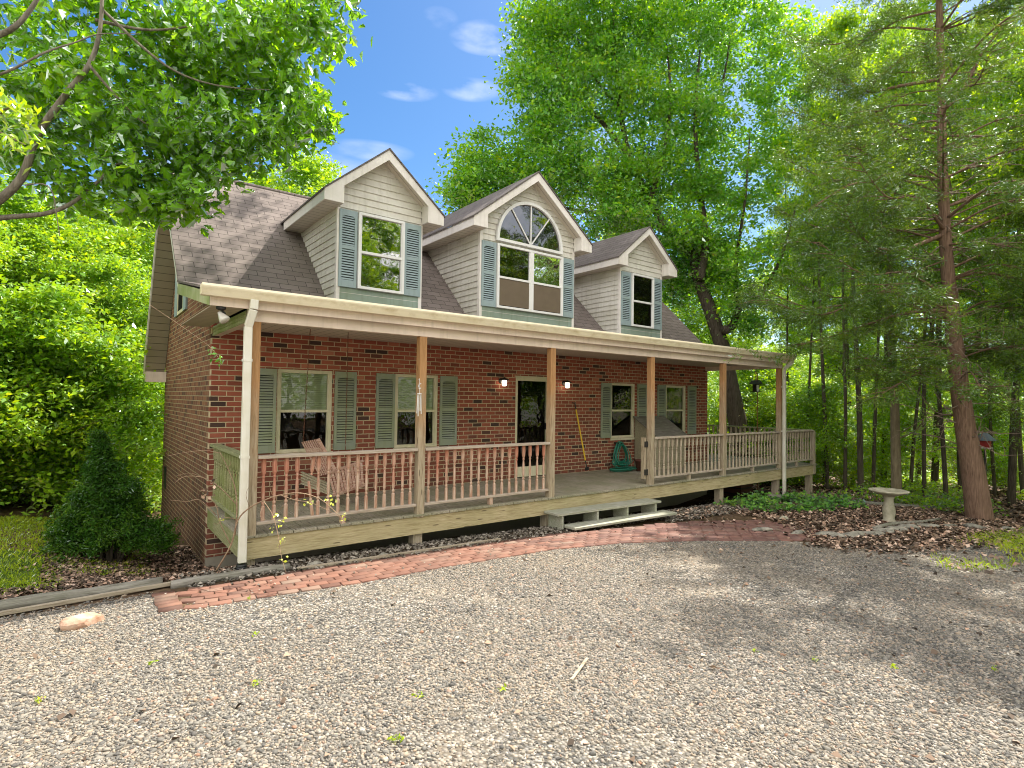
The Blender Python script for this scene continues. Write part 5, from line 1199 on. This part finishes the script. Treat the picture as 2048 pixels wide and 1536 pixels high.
# ivy bed, undergrowth, grass, litter
rg = np.random.default_rng(91)
n = 1500; x = rg.uniform(9.0, 13.2, n); y = rg.uniform(-4.3, -2.1, n); k = (((x-11)/2.1)**2+((y+3.0+.25*(x-11))/.8)**2 < rg.uniform(.3, 1.15, n)) & (np.sin(x*3.3)+np.sin(y*4.1+x) > -.75); C = onground(x[k], y[k], 0); C[:, 2] += rg.uniform(.02, 1, len(C))**1.5*(.16+.12*np.sin(C[:, 0]*4.3)*np.sin(C[:, 1]*5+1))
crown('ivy_bed', C, 9, .07, .085, 'leaf_ivy', None, 92, .6, 1.0, .75); tag(bpy.data.objects['ivy_bed'], 'bushy green ivy in front of the right end of the porch', 'ivy', None, 'stuff')
n = 9000; x = rg.uniform(14.5, 34, n); y = rg.uniform(-12, 9, n); kk = np.sin(x*1.1+y*.6)+np.sin(y*1.3-x*.4) > .1; C = onground(x[kk], y[kk], 0); C[:, 2] += rg.uniform(.03, .35, len(C))
crown('undergrowth', C, 12, .16, .10, 'leaf_wood', None, 93, .5, 1.0, .6); tag(bpy.data.objects['undergrowth'], 'low green undergrowth across the floor of the right wood', 'undergrowth', None, 'stuff')
n = 5000; x = rg.uniform(-12, 5, n); y = rg.uniform(3.2, 20, n); kk = (y > 4.2+.4*np.sin(x)) & ((x < -.6) | (y > 6)); C = onground(x[kk], y[kk], 0); C[:, 2] += rg.uniform(.05, .8, len(C))
crown('left_undergrowth', C, 14, .22, .12, 'leaf_wood', None, 94, .5, 1.0, .6); o = bpy.data.objects['left_undergrowth']; o.name = 'undergrowth_thicket'; tag(o, 'leafy thicket floor behind the left lawn', 'undergrowth', None, 'stuff')
n = 60000; x = rg.uniform(-9, -.6, n); y = rg.uniform(-1.6, 4.2, n); kk = (x < -.7-(y < -.3)*.9); P = onground(x[kk], y[kk], 0)
blades('lawn_grass', P, rg.uniform(.02, .06, len(P)), 'grass', 95, .006, kind='stuff', label='lawn grass left of the cottage, coloured bright as if sunlit', cat='grass')
n = 60000; x = rg.uniform(5.5, 13.5, n); y = rg.uniform(-10, -5.2, n); u = np.sin(x*1.9+y)+np.sin(y*3.1-x*.7)+rg.normal(0, .5, n); kk = (((x-10.3)/2.6)**2+((y+6.75+.25*(x-10.3)*0)/.55)**2 < rg.uniform(.3, 1.2, n)) & (u > -.4); P = onground(x[kk], y[kk], .01)
blades('driveway_grass', P[:26000], rg.uniform(.03, .07, len(P[:26000])), 'grass', 96, .006, kind='stuff', label='thin yellow green grass growing through the gravel at the right', cat='grass')
# little weeds in the gravel
for i, (u, v) in enumerate([(303, 1343), (72, 1421), (510, 1281), (512, 1386), (1006, 1390), (840, 1405), (783, 1500), (800, 1500), (1511, 1298), (1630, 1312), (1990, 1325), (1790, 1325), (500, 1210)]):
    a = -(768-v)/FPX; dd = 2.05/(max(.02, a)+.028); p = W(u, v, 1.0)-O; tt = (O[2]-(-.40))/(-p[2]); q = O+p*tt; q = q if q[1] > -9 else q
    C = onground(np.full(5, q[0])+rg.normal(0, .012, 5), np.full(5, q[1])+rg.normal(0, .012, 5), .025)
    V, F = leaf_quads(np.repeat(C, 3, 0)+rg.normal(0, .01, (15, 3)), rg.uniform(.016, .036, 15), rg, .6, .5)
    npmesh('weed', V, F, 'grass', None, label='tiny green weed sprouting from the open gravel', cat='weed', group='weeds in the gravel')
def litter_area(name, n, xr, yr, fn, size, mat, seed, lab, h=.015):
    rg = np.random.default_rng(seed); x = rg.uniform(*xr, n); y = rg.uniform(*yr, n); k = fn(x, y, rg); P = onground(x[k], y[k], .006)
    litter(name, P, rg.uniform(size*.6, size*1.4, len(P)), mat, seed+1, h, kind='stuff', label=lab, cat='leaf litter')
litter_area('leaf_litter', 36000, (7.2, 17), (-9, -2.2), lambda x, y, r: (y > edge_y(x)-.25-.35*r.uniform(size=len(x))**2) & ~((x < 8.9) & (y > -5.05) & (y > -3.65-(8.9-x)*1.1) & (y < -2.9)) | (y > edge_y(x)-1.6) & (r.uniform(size=len(x)) < .05), .075, 'litter', 111, 'red brown dead leaves covering the right bed')
litter_area('forest_litter', 60000, (14, 34), (-14, 8), lambda x, y, r: y > -14, .12, 'litter', 113, 'brown leaves over the floor of the right wood', .03)
litter_area('mulch', 26000, (-.6, 12), (-2.62, -.4), lambda x, y, r: (y < -2.0) | (r.uniform(size=len(x)) < .3), .05, 'litter_grey', 115, 'grey twiggy mulch under the front edge of the porch')
litter_area('bed_litter', 22000, (-6.5, .1), (-2.2, 1.5), lambda x, y, r: (y < -1.35) | (x > -1.8) | (r.uniform(size=len(x)) < .04), .055, 'litter', 117, 'brown leaves in the bed behind the left landscape timber')
litter_area('leaves_under_steps', 5000, (6.9, 9.8), (-3.2, -2.2), lambda x, y, r: y > -2.9, .06, 'litter_grey', 119, 'dry leaves heaped along the porch right of the steps')
litter_area('walkway_debris', 700, (-.8, 8), (-4.6, -2.5), lambda x, y, r: (y > edge_y(x)) & (y < -2.6), .03, 'litter_grey', 123, 'twigs and leaf bits scattered on the brick walkway', .022)
litter_area('stray_leaves', 420, (-3, 9), (-8.6, -3.4), lambda x, y, r: y < edge_y(x), .05, 'litter', 121, 'stray dead leaves and twigs scattered on the gravel', .012)
# labels that single out each one of a kind, by its order across the view
ORD = 'leftmost second third fourth fifth sixth seventh eighth ninth tenth eleventh twelfth thirteenth fourteenth fifteenth sixteenth seventeenth eighteenth nineteenth twentieth'.split()
byl = {}
for o in scene.objects:
    if o.parent is None and o.get('group') in ('saplings', 'understory trees', 'woodland trees around the cottage', 'slim trunks in the right wood', 'weeds in the gravel', 'fieldstones edging the right bed'): byl.setdefault(o['label'], []).append(o)
for lab, os_ in byl.items():
    def uu(o):
        d = np.array(o.location)-O; return (d@rt)/(d@fw) if d@fw > 0 else 10+(d@rt)
    for i, o in enumerate(sorted(os_, key=uu)):
        if len(os_) > 1: o['label'] = lab+(', the leftmost one' if i == 0 else ', '+ORD[i]+' from the left')
